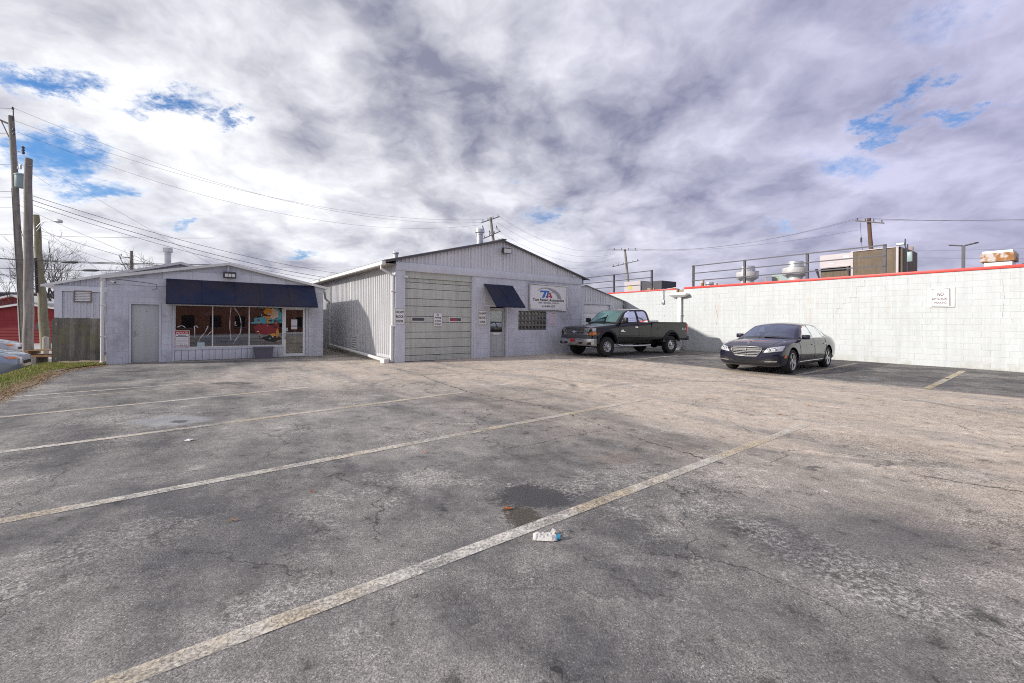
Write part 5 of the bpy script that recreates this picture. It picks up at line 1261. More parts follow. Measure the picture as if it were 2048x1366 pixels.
leaf(4.3, 7.1, .04, .4, 'brown leaf in the aisle right of the long line'); leaf(5.3, 7.9, .04, 1.4, 'reddish leaf further along the aisle')
leaf(11.7, 11.9, .09, .2, 'tan leaf clump near the white wall at right', 'straw')
t = thing('paper_scrap', 'small white paper scrap on the asphalt at left', 'litter', (-3.88, 5.33, .006)); b = B()
b.add([(-.045, -.02, 0), (.035, -.03, .004), (.05, .02, .010), (-.02, .03, .005), (.0, .0, .02)], [(0, 1, 4), (1, 2, 4), (2, 3, 4), (3, 0, 4)]); b.obj('sheet', 'paper', t)


# ================================================================== vehicles (x forward, y to the car's left, origin on the ground under the middle)
def section(zb, wb, wm, zm, zs, ws, zt):
    return [(0, zb), (wb * .8, zb), (wb, zb + .05), (wm - .012, zm - .17), (wm, zm), (wm - .02, zm + (zs - zm) * .5), (ws, zs), (ws * .8, zs + (zt - zs) * .55), (ws * .42, zs + (zt - zs) * .9), (0, zt)]

def loft(stations, sub=4, csub=3):
    st = [(s[0], *[v for p in section(*s[1:]) for v in p]) for s in stations]
    rings = []
    for s in cr(st, sub):
        x = s[0]; pts = [(s[1 + 2 * k], s[2 + 2 * k]) for k in range(10)]; half = cr(pts, csub)
        half = [(max(0, y), z) for y, z in half]; half[0] = (0, half[0][1]); half[-1] = (0, half[-1][1])
        rings.append([(x, y, z) for y, z in half] + [(x, -y, z) for y, z in half[-2:0:-1]])
    b = B(); n = len(rings[0])
    vs = [p for r in rings for p in r]; fs = []
    for i in range(len(rings) - 1):
        for j in range(n):
            fs.append((i * n + j, (i + 1) * n + j, (i + 1) * n + (j + 1) % n, i * n + (j + 1) % n))
    fs.append(tuple(range(n))); fs.append(tuple(range(len(vs) - 1, len(vs) - n - 1, -1)))
    b.add(vs, fs, 0, True); return b

def boolean_cut(me, cutter):
    o = bpy.data.objects.new('a', me); c = bpy.data.objects.new('c', cutter); COL.objects.link(o); COL.objects.link(c)
    md = o.modifiers.new('b', 'BOOLEAN'); md.object = c; md.operation = 'DIFFERENCE'; md.solver = 'EXACT'
    dg = bpy.context.evaluated_depsgraph_get(); dg.update()
    res = bpy.data.meshes.new_from_object(o.evaluated_get(dg))
    bpy.data.objects.remove(o); bpy.data.objects.remove(c); return res

def wheel_cutter(axles, R, y_in, y_out, n=40):
    b = B()
    for x, z in axles:
        for s in (-1, 1): b.cyl((x, s * y_in, z), (x, s * y_out, z), R, n=n, smooth=False)
    return b.mesh('c', ['trim_black'])

def recalc(me):
    bm = bmesh.new(); bm.from_mesh(me); bmesh.ops.recalc_face_normals(bm, faces=bm.faces[:]); bm.to_mesh(me); bm.free(); return me

def extract(me, name, mat, parent, test, sharp=38):
    """split the faces passing test(centre) into an object of their own; returns it and the remaining faces"""
    b = B(); idx = {}; fs = []
    for p in me.polygons:
        if test(p.center, p.normal):
            f = []
            for i in p.vertices:
                if i not in idx: idx[i] = len(b.v); b.v.append(tuple(me.vertices[i].co))
                f.append(idx[i])
            b.f.append(tuple(f)); b.mi.append(0); b.sm.append(True)
    return b.obj(name, mat, parent, sharp) if b.f else None

class Skin:
    """lays patches on a body surface by casting rays at it"""
    def __init__(s, me):
        s.t = BVHTree.FromPolygons([v.co[:] for v in me.vertices], [tuple(p.vertices) for p in me.polygons])
    def hit(s, o, d):
        h = s.t.ray_cast(Vector(o), Vector(d)); return h[0], h[1]
    def front(s, y, z, off=.006, dr=1):
        p, n = s.hit((dr * 6, y, z), (-dr, 0, 0))
        return (p + n * off) if p else None
    def side(s, x, z, off=.006, sgn=1):
        p, n = s.hit((x, sgn * 3, z), (0, -sgn, 0)); return (p + n * off) if p else None
    def top(s, x, y, off=.006):
        p, n = s.hit((x, y, 5), (0, 0, -1)); return (p + n * off) if p else None
    def patch(s, corners, mode, n=10, m=6, off=.006, sgn=1, thick=0.):
        """corners: four (a,b) pairs, counter-clockwise"""
        c = [Vector(k) for k in corners]; rows = []; last = None
        for i in range(m + 1):
            r = []
            for j in range(n + 1):
                u, v = j / n, i / m
                q = c[0] * (1 - u) * (1 - v) + c[1] * u * (1 - v) + c[2] * u * v + c[3] * (1 - u) * v
                if mode == 'front': p = s.front(q[0], q[1], off)
                elif mode == 'back': p = s.front(q[0], q[1], off, -1)
                elif mode == 'side': p = s.side(q[0], q[1], off, sgn)
                else: p = s.top(q[0], q[1], off)
                if p is None: p = last or Vector((0, 0, .5))
                last = p; r.append(tuple(p))
            rows.append(r)
        b = B(); b.grid(rows); b.grid(rows, flip=True); return b

def tyre_wheel(parent, x, y, R, w, rim_r, sgn, style, name='wheel'):
    wh = link(name, None, parent, (x, y, R)); M = Matrix.Rotation(rad(-90 * sgn), 4, 'X')    # z of the lathe = outwards
    b = B(); h = w / 2
    b.lathe([(rim_r - .01, -h * .8), (rim_r + .01, -h * .92), ((R + rim_r) / 2, -h), (R - .03, -h * .92), (R - .006, -h * .72), (R, -h * .4), (R, h * .4), (R - .006, h * .72), (R - .03, h * .92), ((R + rim_r) / 2, h), (rim_r + .01, h * .92), (rim_r - .01, h * .8)], 40, M=M)
    b.obj('tyre', 'tyre', wh)
    rim = None; b = B(); b.lathe([(rim_r + .004, -h * .8), (rim_r + .004, h * .86), (rim_r - .012, h * .88), (rim_r - .022, h * .80), (rim_r - .03, h * .5), (rim_r - .04, -h * .3)], 40, M=M)
    rim = b.obj('rim', 'alloy', wh)
    b = B(); b.lathe([(0, -h * .1), (rim_r - .03, -h * .1)], 30, M=M); b.lathe([(0, .0), (rim_r * .72, .0), (rim_r * .72, -.02)], 30, M=M); b.obj('brake_disc', 'rim_dark', wh)
    b = B()
    if style == 'spoke':
        for k in range(5):
            for da in (-.13, .13):
                a = 2 * math.pi * k / 5 + .3; ca, sa = math.cos(a), math.sin(a); cb, sb_ = math.cos(a + da), math.sin(a + da)
                p0 = Vector((ca * .05, sa * .05, h * .72)); p1 = Vector((cb * (rim_r - .02), sb_ * (rim_r - .02), h * .80)); tn = Vector((-sb_, cb, 0)); wd0, wd1 = .022, .017
                b.add([p0 - tn * wd0, p0 + tn * wd0, p1 + tn * wd1, p1 - tn * wd1, p0 - tn * wd0 - Vector((0, 0, .03)), p0 + tn * wd0 - Vector((0, 0, .03)), p1 + tn * wd1 - Vector((0, 0, .05)), p1 - tn * wd1 - Vector((0, 0, .05))], [(0, 1, 2, 3), (0, 3, 7, 4), (1, 5, 6, 2), (2, 6, 7, 3)], M=M)
        b.lathe([(.075, h * .60), (.07, h * .78), (.04, h * .80), (0, h * .80)], 20, M=M)
    else:
        n = 8
        b.lathe([(rim_r - .03, h * .62), (rim_r * .80, h * .56), (rim_r * .78, h * .50)], 32, M=M); b.lathe([(rim_r * .42, h * .42), (rim_r * .40, h * .60), (.075, h * .64), (.07, h * .95), (.05, h * 1.0), (0, h * 1.0)], 32, M=M)
        for k in range(n):
            a = 2 * math.pi * k / n; ca, sa = math.cos(a), math.sin(a); tn = Vector((-sa, ca, 0))
            p0 = Vector((ca * rim_r * .38, sa * rim_r * .38, h * .59)); p1 = Vector((ca * rim_r * .82, sa * rim_r * .82, h * .57))
            b.add([p0 - tn * .022, p0 + tn * .022, p1 + tn * .045, p1 - tn * .045, p0 - tn * .022 - Vector((0, 0, .05)), p0 + tn * .022 - Vector((0, 0, .05)), p1 + tn * .045 - Vector((0, 0, .05)), p1 - tn * .045 - Vector((0, 0, .05))], [(0, 1, 2, 3), (0, 3, 7, 4), (1, 5, 6, 2)], M=M)
    b.obj('spokes', 'alloy', rim, 35); return wh

def inpoly(x, y, poly):
    c = False; n = len(poly)
    for i in range(n):
        x1, y1 = poly[i]; x2, y2 = poly[(i + 1) % n]
        if (y1 > y) != (y2 > y) and x < (x2 - x1) * (y - y1) / (y2 - y1) + x1: c = not c
    return c

def cabin(root, rail, belt, paint, windows, ws_range, bl_range, gl_front, gl_side, crown, bow, nu=110, nv=16):
    """greenhouse from a belt curve and a roof-rail curve (both for the left side); windows are polygons in x,z"""
    rl = cr(rail, 12); bl = cr(belt, 12); m = min(len(rl), len(bl))
    samp = lambda c, u: tuple(a + (b_ - a) * ((u * (len(c) - 1)) % 1) for a, b_ in zip(c[int(u * (len(c) - 1))], c[min(int(u * (len(c) - 1)) + 1, len(c) - 1)])) if u < 1 else c[-1]
    parts = {}
    shell = B()
    for s in (1, -1):
        gs = [B() for _ in windows]
        P = [[Vector(samp(bl, i / nu)).lerp(Vector(samp(rl, i / nu)), j / nv) for j in range(nv + 1)] for i in range(nu + 1)]
        for i in range(nu + 1):
            for j in range(nv + 1):
                P[i][j].y += .022 * math.sin(math.pi * j / nv); P[i][j].y *= s
        for i in range(nu):
            for j in range(nv):
                q = [P[i][j], P[i + 1][j], P[i + 1][j + 1], P[i][j + 1]]; c = sum(q, Vector()) / 4
                k = next((k for k, w_ in enumerate(windows) if inpoly(c.x, c.z, w_)), None)
                tgt = shell if k is None else gs[k]
                tgt.add(q if s > 0 else q[::-1], [(3, 2, 1, 0)], 0, True)
        for g in gs:
            if g.f: merge(g); g.obj('side_window', gl_side, root)
    top = {'windshield': B(), 'roof': shell, 'rear_window': B()}; nw = 18; G = []
    for i in range(nu + 1):
        u = i / nu; p = Vector(samp(rl, u)); row = []
        fr = ss(ws_range[1] + .06, ws_range[0], u)
        rr = ss(bl_range[0] - .06, bl_range[1], u)
        for j in range(nw + 1):
            y = 1 - 2 * j / nw; k = 1 - y * y
            row.append(Vector((p.x + bow * k * fr - bow * .8 * k * rr, p.y * y, p.z + crown * k)))
        G.append(row)
    for i in range(nu):
        u = (i + .5) / nu
        for j in range(nw):
            e = min(j, nw - 1 - j)
            kind = 'windshield' if ws_range[0] < u < ws_range[1] and e >= 1 else 'rear_window' if bl_range[0] < u < bl_range[1] and e >= 1 else 'roof'
            top[kind].add([G[i][j], G[i][j + 1], G[i + 1][j + 1], G[i + 1][j]], [(3, 2, 1, 0)], 0, True)
    merge(shell); shell.obj('roof', paint, root, 40)
    for k in ('windshield', 'rear_window'): merge(top[k]); top[k].obj(k, gl_front, root)
    return G

def merge(b):
    idx = {}; nv = []; mp = []
    for v in b.v:
        k = tuple(round(c, 4) for c in v)
        if k not in idx: idx[k] = len(nv); nv.append(tuple(v))
        mp.append(idx[k])
    b.v = nv; b.f = [tuple(mp[i] for i in f) for f in b.f]
    keep = [i for i, f in enumerate(b.f) if len(set(f)) == len(f)]
    b.f = [b.f[i] for i in keep]; b.mi = [b.mi[i] for i in keep]; b.sm = [b.sm[i] for i in keep]

def seat(root, x, y, zb, zt, w=.26, mat='seat_dark'):
    b = B(); b.rbox(x - .07, x + .06, y - w, y + w, zb, zt - .16, .05); b.rbox(x - .09, x - .0, y - w * .5, y + w * .5, zt - .15, zt, .04); b.obj('seat', mat, root)

def seams(sk, root, lines, w=.006, mat='trim_black', name='door_seam'):
    for ln, sgn in lines:
        pts = []
        for (a, c), (d, e) in zip(ln, ln[1:]):
            for k in range(8):
                f = k / 8; p = sk.side(a + (d - a) * f, c + (e - c) * f, .0005, sgn)
                if p: pts.append(p)
        if len(pts) > 1: b = B(); b.tube(pts, w, 5); b.obj(name, mat, root)

def make_sedan(label, loc, rz, paint, style, group, glass_f='windshield_blue'):
    root = thing('parked_sedan', label, 'car', loc, rz, group)
    st = [(2.44, .34, .50, .56, .52, .63, .50, .66), (2.41, .26, .66, .72, .52, .68, .64, .74), (2.30, .21, .78, .83, .52, .735, .74, .80), (2.08, .19, .84, .895, .55, .80, .80, .875), (1.75, .19, .87, .925, .58, .865, .84, .93), (1.45, .19, .88, .935, .60, .90, .855, .965),
          (1.0, .19, .88, .935, .60, .935, .86, 1.01), (.7, .19, .88, .935, .60, .95, .86, 1.03), (0, .19, .88, .935, .60, .965, .86, 1.0), (-.9, .19, .88, .935, .60, .985, .855, 1.01), (-1.5, .19, .88, .935, .62, 1.0, .84, 1.04), (-2.0, .21, .85, .92, .62, 1.01, .80, 1.075), (-2.4, .26, .80, .87, .62, .985, .74, 1.06), (-2.6, .32, .72, .80, .62, .93, .68, 1.0), (-2.67, .40, .6, .70, .62, .85, .60, .92)]
    if style == 'compact':      # shorter, rounder nose
        st = [(x * .9, zb, wb * .95, wm * .95, zm, zs + .02, ws * .95, zt + .03) for x, zb, wb, wm, zm, zs, ws, zt in st]
    k = .9 if style == 'compact' else 1.
    ax = 1.52 * k; R = .345 if style != 'compact' else .31
    me = loft(st).mesh('m', [paint]); recalc(me)
    me = recalc(boolean_cut(me, wheel_cutter([(ax, R + .01), (-ax, R + .01)], R + .055, .66, 1.3)))
    sk = Skin(me)
    d1, d2, d3 = .98 * k, -.22 * k, -1.30 * k
    rx = lambda c, sgn: sgn * c.y > .5 and c.z > .30 and c.z < .93
    isdoor = lambda c: abs(c.y) > .6 and .30 < c.z < .95 and d3 < c.x < d1 and (c.x + ax) ** 2 + (c.z - R) ** 2 > (R + .07) ** 2
    extract(me, 'body', paint, root, lambda c, n: not isdoor(c))
    for sgn in (1, -1):
        for a, c2 in ((d2, d1), (d3, d2)):
            dr = extract(me, 'door', paint, root, lambda c, n: isdoor(c) and c.y * sgn > 0 and a <= c.x < c2)
            if dr:
                hx = a + .16; p = sk.side(hx, .80, .02, sgn); b = B(); b.tube([(hx - .10, p.y - .02 * sgn, p.z), (hx - .08, p.y, p.z), (hx + .08, p.y, p.z), (hx + .10, p.y - .02 * sgn, p.z)], .014, 8); b.obj('handle', 'chrome' if style != 'compact' else paint, dr)
    seams(sk, root, [([(d1, .92), (d1, .32)], 1), ([(d2, .95), (d2 + .02, .32)], 1), ([(d3, .96), (d3 + .02, .7), (-ax + R + .12, .5)], 1), ([(d1, .32), (-ax + R + .1, .30)], 1), ([(d1, .92), (d1, .32)], -1), ([(d2, .95), (d2, .32)], -1)])
    # cabin
    kx = lambda pts: [(x * k, y * (k if k == 1 else .95), z + (.03 if style == 'compact' else 0)) for x, y, z in pts]
    rail = kx([(1.0, .84, .955), (.62, .745, 1.17), (.25, .66, 1.345), (-.15, .63, 1.405), (-.65, .62, 1.41), (-1.1, .62, 1.37), (-1.5, .65, 1.24), (-1.95, .73, 1.04)])
    belt = kx([(1.02, .85, .95), (.72, .855, .955), (.35, .86, .96), (-.1, .86, .968), (-.6, .857, .978), (-1.05, .85, .985), (-1.5, .83, .995), (-1.97, .77, 1.02)])
    wz = .03 if style == 'compact' else 0
    W1 = [(x * k, z + wz) for x, z in ((.70, 1.0), (.25, 1.30), (.0, 1.365), (-.18, 1.375), (-.20, .995))]
    W2 = [(x * k, z + wz) for x, z in ((-.27, .995), (-.25, 1.378), (-.7, 1.375), (-.92, 1.35), (-1.16, 1.02))]
    W3 = [(x * k, z + wz) for x, z in ((-1.21, 1.03), (-.99, 1.335), (-1.15, 1.29), (-1.42, 1.07), (-1.44, 1.04))]
    G = cabin(root, rail, belt, paint, [W1, W2, W3], (.035, .275), (.74, .97), glass_f, 'side_glass', .065, .13)
    for s in (1, -1):
        for W_ in (W1, W2, W3):
            pass
        line = cr([(.72 * k, s * (.868 if k == 1 else .83), .985 + wz), (-.2, s * (.878 if k == 1 else .84), .985 + wz), (-1.1 * k, s * (.87 if k == 1 else .83), 1.0 + wz), (-1.46 * k, s * (.845 if k == 1 else .81), 1.03 + wz)], 6)
        b = B(); b.tube(line, .008, 5); b.obj('window_trim', 'chrome', root)
    for y in (.38, -.38):
        seat(root, -.05 * k, y, .95, 1.32 + wz, mat='seat_dark'); seat(root, -.95 * k, y, .95, 1.25 + wz)
    b = B(); pts = [(.42 * k + .06 * math.sin(a), .38 + .18 * math.cos(a), 1.06 + .16 * math.sin(a)) for a in [i * .35 for i in range(19)]]; b.tube(pts, .014, 6); b.obj('steering_wheel', 'trim_black', root)
    b = B(); b.rbox(.3 * k, .36 * k, -.12, .12, 1.30 + wz, 1.36 + wz, .01); b.obj('rear_view_mirror', 'trim_black', root)
    # mirrors
    for s in (1, -1):
        mr_ = link('wing_mirror', None, root, (.66 * k, s * .96 * (1 if k == 1 else .95), 1.03)); b = B(); b.rbox(-.07, .08, -.10, .11, -.06, .075, .03); b.obj('housing', paint, mr_, 50); b = B(); b.box(-.02, .03, -.16 * s - .05, -.16 * s + .05, -.065, -.04); b.obj('stalk', 'trim_black', mr_)
    for s in (1, -1):
        for x in (ax, -ax): tyre_wheel(root, x, s * (.80 if k == 1 else .76), R, .245 if k == 1 else .2, .245 if k == 1 else .21, s, 'spoke')
    # lamps
    for s in (1, -1):
        cs = [(.47, .60), (.86, .66), (.85, .80), (.56, .73)] if style != 'compact' else [(.42, .66), (.80, .70), (.80, .82), (.50, .76)]
        c = [(s * y, z) for y, z in cs]; c = c if s > 0 else [c[1], c[0], c[3], c[2]]
        hl = sk.patch(c, 'front', 16, 6, .010).obj('headlight', 'lamp_clear', root)
        if style != 'compact':
            for y, z in ((.60, .675), (.72, .69)):
                p = sk.front(s * y, z, .012)
                if p: b = B(); b.tube([p - Vector((.012, 0, 0)), p + Vector((.006, 0, 0))], [.05, .042], 16); b.obj('projector', 'trim_black', hl); b = B(); b.tube([p + Vector((.006, 0, 0)), p + Vector((.012, 0, 0))], [.036, .02], 14); b.obj('lens', 'lamp_clear', hl)
            q = sk.patch([(1.98, .46), (2.12, .46), (2.10, .545), (1.99, .545)] if s > 0 else [(2.12, .46), (1.98, .46), (1.99, .545), (2.10, .545)], 'side', 6, 4, .006, s); q.obj('side_marker', 'lamp_amber', root)
            c = [(s * .50, .34), (s * .78, .36), (s * .78, .385), (s * .50, .365)]; sk.patch(c, 'front', 10, 2, .016).obj('fog_strip', 'chrome', root)
            c = [(s * .46, .30), (s * .80, .32), (s * .80, .44), (s * .46, .42)]; sk.patch(c, 'front', 10, 4, .006).obj('corner_intake', 'trim_black', root)
        else:
            q = sk.patch([(s * .70, .69), (s * .80, .70), (s * .80, .76), (s * .70, .75)], 'front', 6, 3, .014); q.obj('turn_signal', 'lamp_amber', root)
        c = [(s * .35, .72), (s * .78, .74), (s * .76, .92), (s * .38, .90)]; sk.patch(c, 'back', 8, 4, .008).obj('tail_lamp', 'lamp_red', root)
    if style != 'compact':
        sk.patch([(-.44, .28), (.44, .28), (.50, .40), (-.50, .40)], 'front', 16, 4, .006).obj('lower_intake', 'trim_black', root)
        gr = link('grille', None, root); top_z, bot_z = .735, .50
        qd = lambda v: (.43 - .13 * (1 - v) ** 1.2, bot_z + (top_z - bot_z) * v)
        f = lambda y, z, o: sk.front(max(-.49, min(.49, y)), z, o) or Vector((2.44, y, z))
        sk.patch([(-.29, .50), (.29, .50), (.42, .73), (-.42, .73)], 'front', 14, 6, .008).obj('backing', 'trim_black', gr)
        loop = [(-.30, .50), (0, .485), (.30, .50), (.38, .60), (.43, .70), (.41, .735), (0, .75), (-.41, .735), (-.43, .70), (-.38, .60), (-.30, .50)]
        b = B(); pts = []
        for (a, c), (d, e) in zip(loop, loop[1:]):
            for i in range(5): pts.append(f(a + (d - a) * i / 5, c + (e - c) * i / 5, .022))
        pts.append(pts[0]); b.tube(pts, .013, 8); b.obj('surround', 'grille_chrome', gr)
        for v in (.12, .31, .50, .69, .87):
            y, z = qd(v); b = B(); b.tube([f(-y + .01 + (2 * y - .02) * i / 12, z - .012 * math.cos((i / 12 - .5) * 3), .024) for i in range(13)], .0075, 6); b.obj('slat', 'grille_chrome', gr)
        b = B(); b.tube([f(0, .49 + .25 * i / 6, .03) for i in range(7)], .010, 6); b.obj('centre_bar', 'grille_chrome', gr)
        # upright three-pointed emblem on the hood
        p = sk.top(2.30, 0, 0) or Vector((2.3, 0, .8)); em = link('hood_emblem', None, root, tuple(p)); b = B()
        b.tube([(0, 0, 0), (0, 0, .03)], .006, 6); b.tube([(0, .038 * math.cos(a), .068 + .038 * math.sin(a)) for a in [i * math.pi / 10 for i in range(21)]], .004, 5)
        for a in (90, 210, 330): b.tube([(0, 0, .068), (0, .036 * math.cos(rad(a)), .068 + .036 * math.sin(rad(a)))], [.006, .002], 5)
        b.obj('star', 'chrome', em)
        for s in (1, -1):
            q = [sk.side(x, .315, .012, s) for x in [ax - R - .12 - i * .2 for i in range(11)]]; q = [p for p in q if p is not None and p.x > -ax + R + .06]
            if len(q) > 2: b = B(); b.tube(q, .014, 6); b.obj('sill_trim', 'chrome_dull', root)
    else:
        sk.patch([(-.40, .52), (.40, .52), (.44, .62), (-.44, .62)], 'front', 10, 4, .006).obj('grille', 'trim_black', root); sk.patch([(-.5, .30), (.5, .30), (.55, .42), (-.55, .42)], 'front', 10, 4, .006).obj('lower_intake', 'trim_black', root)
    # hood shut lines
    for s in (1, -1):
        pts = [sk.top(x, s * (.60 + .12 * (2.2 - x) / 1.2), .0015) for x in [(2.20 - i * .12) * k for i in range(10)]]; pts = [p for p in pts if p is not None]
        b = B(); b.tube(pts, .004, 5); b.obj('hood_seam', 'trim_black', root)
    return root

def place(fl, rl, wb, gfun):
    """root location and heading from the ground points of the two left wheels"""
    f, r = Vector((*fl, 0)), Vector((*rl, 0)); h = (f - r).normalized(); left = Vector((-h.y, h.x, 0)); return h, left, math.atan2(h.y, h.x)

h, lf, rz = place((8.09, 12.82), (10.45, 14.72), 3.04, gz)
c = (Vector((8.09, 12.82, 0)) + Vector((10.45, 14.72, 0))) / 2 - lf * .86
make_sedan('glossy dark luxury sedan with chrome grille parked by the white wall', (c.x, c.y, gz(c.x, c.y) + .002), rz, 'paint_navy', 'lux', None)
hd = Vector((math.cos(rad(36.87)), math.sin(rad(36.87)), 0))
n1 = Vector((-15.25, 13.95, -.44)); c = n1 - hd * 2.2
make_sedan('pale icy blue sedan nosing in at the left edge, nearest of the two there', (c.x, c.y, -.44), rad(36.87), 'paint_ice', 'compact', None, 'side_glass')
n2 = Vector((-22.6, 20.4, -.44)); c = n2 - hd * 2.2
make_sedan('silver sedan behind the icy blue sedan, nose hidden by the bare pole', (c.x, c.y, -.44), rad(36.87), 'paint_silver', 'compact', None, 'side_glass')

# ------------------------------------------------------------------ pickup truck
def make_truck(label, loc, rz):
    root = thing('pickup_truck', label, 'truck', loc, rz); pt = 'paint_black'; ax = 2.0; R = .405
    # hood, wings and lower cab
    st = [(2.86, .56, .88, .92, .80, 1.10, .86, 1.16), (2.82, .54, .92, .965, .80, 1.15, .90, 1.21), (2.70, .53, .94, .985, .82, 1.18, .92, 1.25), (2.4, .53, .95, .995, .84, 1.215, .93, 1.30), (2.0, .53, .95, 1.0, .86, 1.25, .93, 1.335), (1.6, .53, .95, 1.0, .86, 1.29, .93, 1.37), (1.25, .53, .95, 1.0, .88, 1.34, .925, 1.41), (.6, .53, .95, 1.0, .88, 1.38, .925, 1.40), (0, .53, .95, 1.0, .88, 1.38, .925, 1.40), (-.5, .53, .95, 1.0, .88, 1.385, .925, 1.40), (-.66, .53, .95, 1.0, .88, 1.385, .925, 1.40)]
    me = loft(st).mesh('m', [pt]); recalc(me); me = recalc(boolean_cut(me, wheel_cutter([(ax, .50)], .53, .62, 1.4)))
    sk = Skin(me)
    seams_x = (1.33, .15, -.56)
    isd = lambda c: abs(c.y) > .7 and .58 < c.z < 1.385 and seams_x[2] < c.x < seams_x[0]
    extract(me, 'body', pt, root, lambda c, n: not isd(c))
    for s in (1, -1):
        for a, e in ((.15, 1.33), (-.56, .15)):
            d = extract(me, 'door', pt, root, lambda c, n: isd(c) and c.y * s > 0 and a <= c.x < e)
            if d and a > 0:
                p = sk.side(.30, 1.20, .018, s); hb = B(); hb.rbox(.21, .39, p.y - .02, p.y + .012, p.z - .035, p.z + .035, .012); hb.obj('handle', 'chrome', d)
    seams(sk, root, [([(1.33, 1.36), (1.33, .6)], 1), ([(.15, 1.38), (.15, .58)], 1), ([(-.56, 1.38), (-.56, .58)], 1), ([(1.33, .58), (-.56, .58)], 1), ([(1.33, 1.36), (1.33, .6)], -1)], .007)
    seams(sk, root, [([(1.45, .86), (-.64, .86)], 1), ([(1.45, .86), (-.64, .86)], -1)], .010, 'paint_black', 'body_crease')
    rail = [(1.36, .90, 1.37), (1.10, .83, 1.62), (.80, .77, 1.87), (.45, .745, 1.945), (-.05, .745, 1.96), (-.42, .75, 1.95), (-.60, .80, 1.76), (-.645, .89, 1.40)]
    belt = [(1.38, .915, 1.36), (1.1, .925, 1.375), (.8, .93, 1.385), (.4, .93, 1.39), (.0, .93, 1.39), (-.3, .93, 1.39), (-.5, .925, 1.39), (-.65, .91, 1.385)]
    W1 = [(1.14, 1.42), (.80, 1.82), (.62, 1.88), (.24, 1.90), (.22, 1.42)]; W2 = [(.08, 1.42), (.10, 1.89), (-.34, 1.88), (-.42, 1.80), (-.47, 1.42)]
    cabin(root, rail, belt, pt, [W1, W2], (.03, .27), (.74, .96), 'windshield_teal', 'truck_glass', .05, .10)
    for y in (.45, -.45): seat(root, .12, y, 1.38, 1.78, .27, 'seat_grey')
    seat(root, -.42, .0, 1.38, 1.62, .6, 'seat_grey')
    b = B(); pts = [(.78 + .08 * math.sin(a), .45 + .19 * math.cos(a), 1.46 + .16 * math.sin(a)) for a in [i * .35 for i in range(19)]]; b.tube(pts, .014, 6); b.obj('steering_wheel', 'trim_black', root)
    b = B(); b.add([(1.26, -.42, 1.50), (1.30, -.08, 1.50), (1.05, -.08, 1.73), (1.02, -.42, 1.73)], [(0, 1, 2, 3), (3, 2, 1, 0)]); b.obj('windshield_notice', 'paper', root)
    # cargo bed
    stb = [(-.69, .62, .95, .985, .90, 1.37, .965, 1.40), (-1.0, .60, .95, .99, .90, 1.38, .965, 1.41), (-2.0, .60, .95, 1.0, .90, 1.39, .965, 1.42), (-2.9, .60, .95, .99, .90, 1.40, .965, 1.43), (-3.13, .62, .94, .98, .90, 1.40, .955, 1.43), (-3.16, .64, .92, .96, .90, 1.39, .94, 1.42)]
    mb = loft(stb).mesh('m', [pt]); recalc(mb)
    cb = wheel_cutter([(-ax, .47)], .51, .62, 1.4); mb = recalc(boolean_cut(mb, cb))
    b = B(); b.box(-3.08, -.76, -.88, .88, .85, 2.0); mb = recalc(boolean_cut(mb, b.mesh('c', ['trim_black'])))
    sb2 = Skin(mb); extract(mb, 'cargo_bed', pt, root, lambda c, n: True)
    seams(sb2, root, [([(-.98, .86), (-3.1, .86)], 1)], .010, 'paint_black', 'body_crease')
    b = B(); b.box(-3.05, -.70, .905, .985, 1.415, 1.437); b.box(-3.05, -.70, -.985, -.905, 1.415, 1.437); b.obj('bed_rail', 'trim_black', root)
    p = sb2.side(-1.13, 1.12, .003, 1); b = B(); b.tube([(-1.13 + .085 * math.cos(a), p.y, p.z + .085 * math.sin(a)) for a in [i * .33 for i in range(20)]], .004, 5); b.obj('fuel_door', 'trim_black', root)
    # flares: an arch band round each opening
    for axx, zc, rr, sk2 in ((ax, .50, .53, sk), (-ax, .47, .51, sb2)):
        for s in (1, -1):
            b = B(); rows = []
            for i in range(25):
                a = rad(-22 + 224 * i / 24); ca, sa = math.cos(a), math.sin(a); r = []
                for k, (dr, dy) in enumerate(((-.01, .93), (-.012, 1.045), (.02, 1.055), (.075, 1.03), (.10, .985))): r.append((axx + (rr + dr) * ca, s * dy, max(.55, zc + (rr + dr) * sa)))
                rows.append(r)
            b.grid(rows, flip=s > 0); b.grid(rows, flip=s < 0); b.obj('wheel_flare', 'flare_grey', root, 50)
    for s in (1, -1):
        for x in (ax, -ax): tyre_wheel(root, x, s * .855, R, .28, .215, s, 'eight')
    b = B(); b.cyl((ax, -.7, R), (ax, .7, R), .08, n=10); b.cyl((-ax, -.7, R), (-ax, .7, R), .09, n=10); b.box(-3.0, 2.6, -.45, -.33, .48, .62); b.box(-3.0, 2.6, .33, .45, .48, .62); b.lathe([(0, -.16), (.17, -.08), (.17, .08), (0, .16)], 12, M=Matrix.Translation((-ax, 0, R)) @ Matrix.Rotation(rad(90), 4, 'X')); b.box(-.2, .8, -.5, .5, .46, .56); b.obj('chassis', 'trim_black', root)
    # front: bumper, grille, lamps
    bp = link('front_bumper', None, root); b = B(); rows = []
    prof = [(.44, -.06), (.47, .0), (.60, .05), (.70, .05), (.735, .03)]
    for i in range(23):
        u = -1 + 2 * i / 22; y = 1.0 * u; xx = 2.98 - .16 * abs(u) ** 3.2 - (.10 if abs(u) > .98 else 0); rows.append([(xx + dx_, y, z) for z, dx_ in prof])
    b.grid(rows); b.grid([[(2.70, 1.0, z) for z, _ in prof], rows[-1]]) if False else None
    for e, f in ((rows[0], False), (rows[-1], True)): b.grid([[(2.62, p[1], p[2]) for p in e], e], flip=not f)
    b.obj('chrome_face', 'chrome_dull', bp, 50)
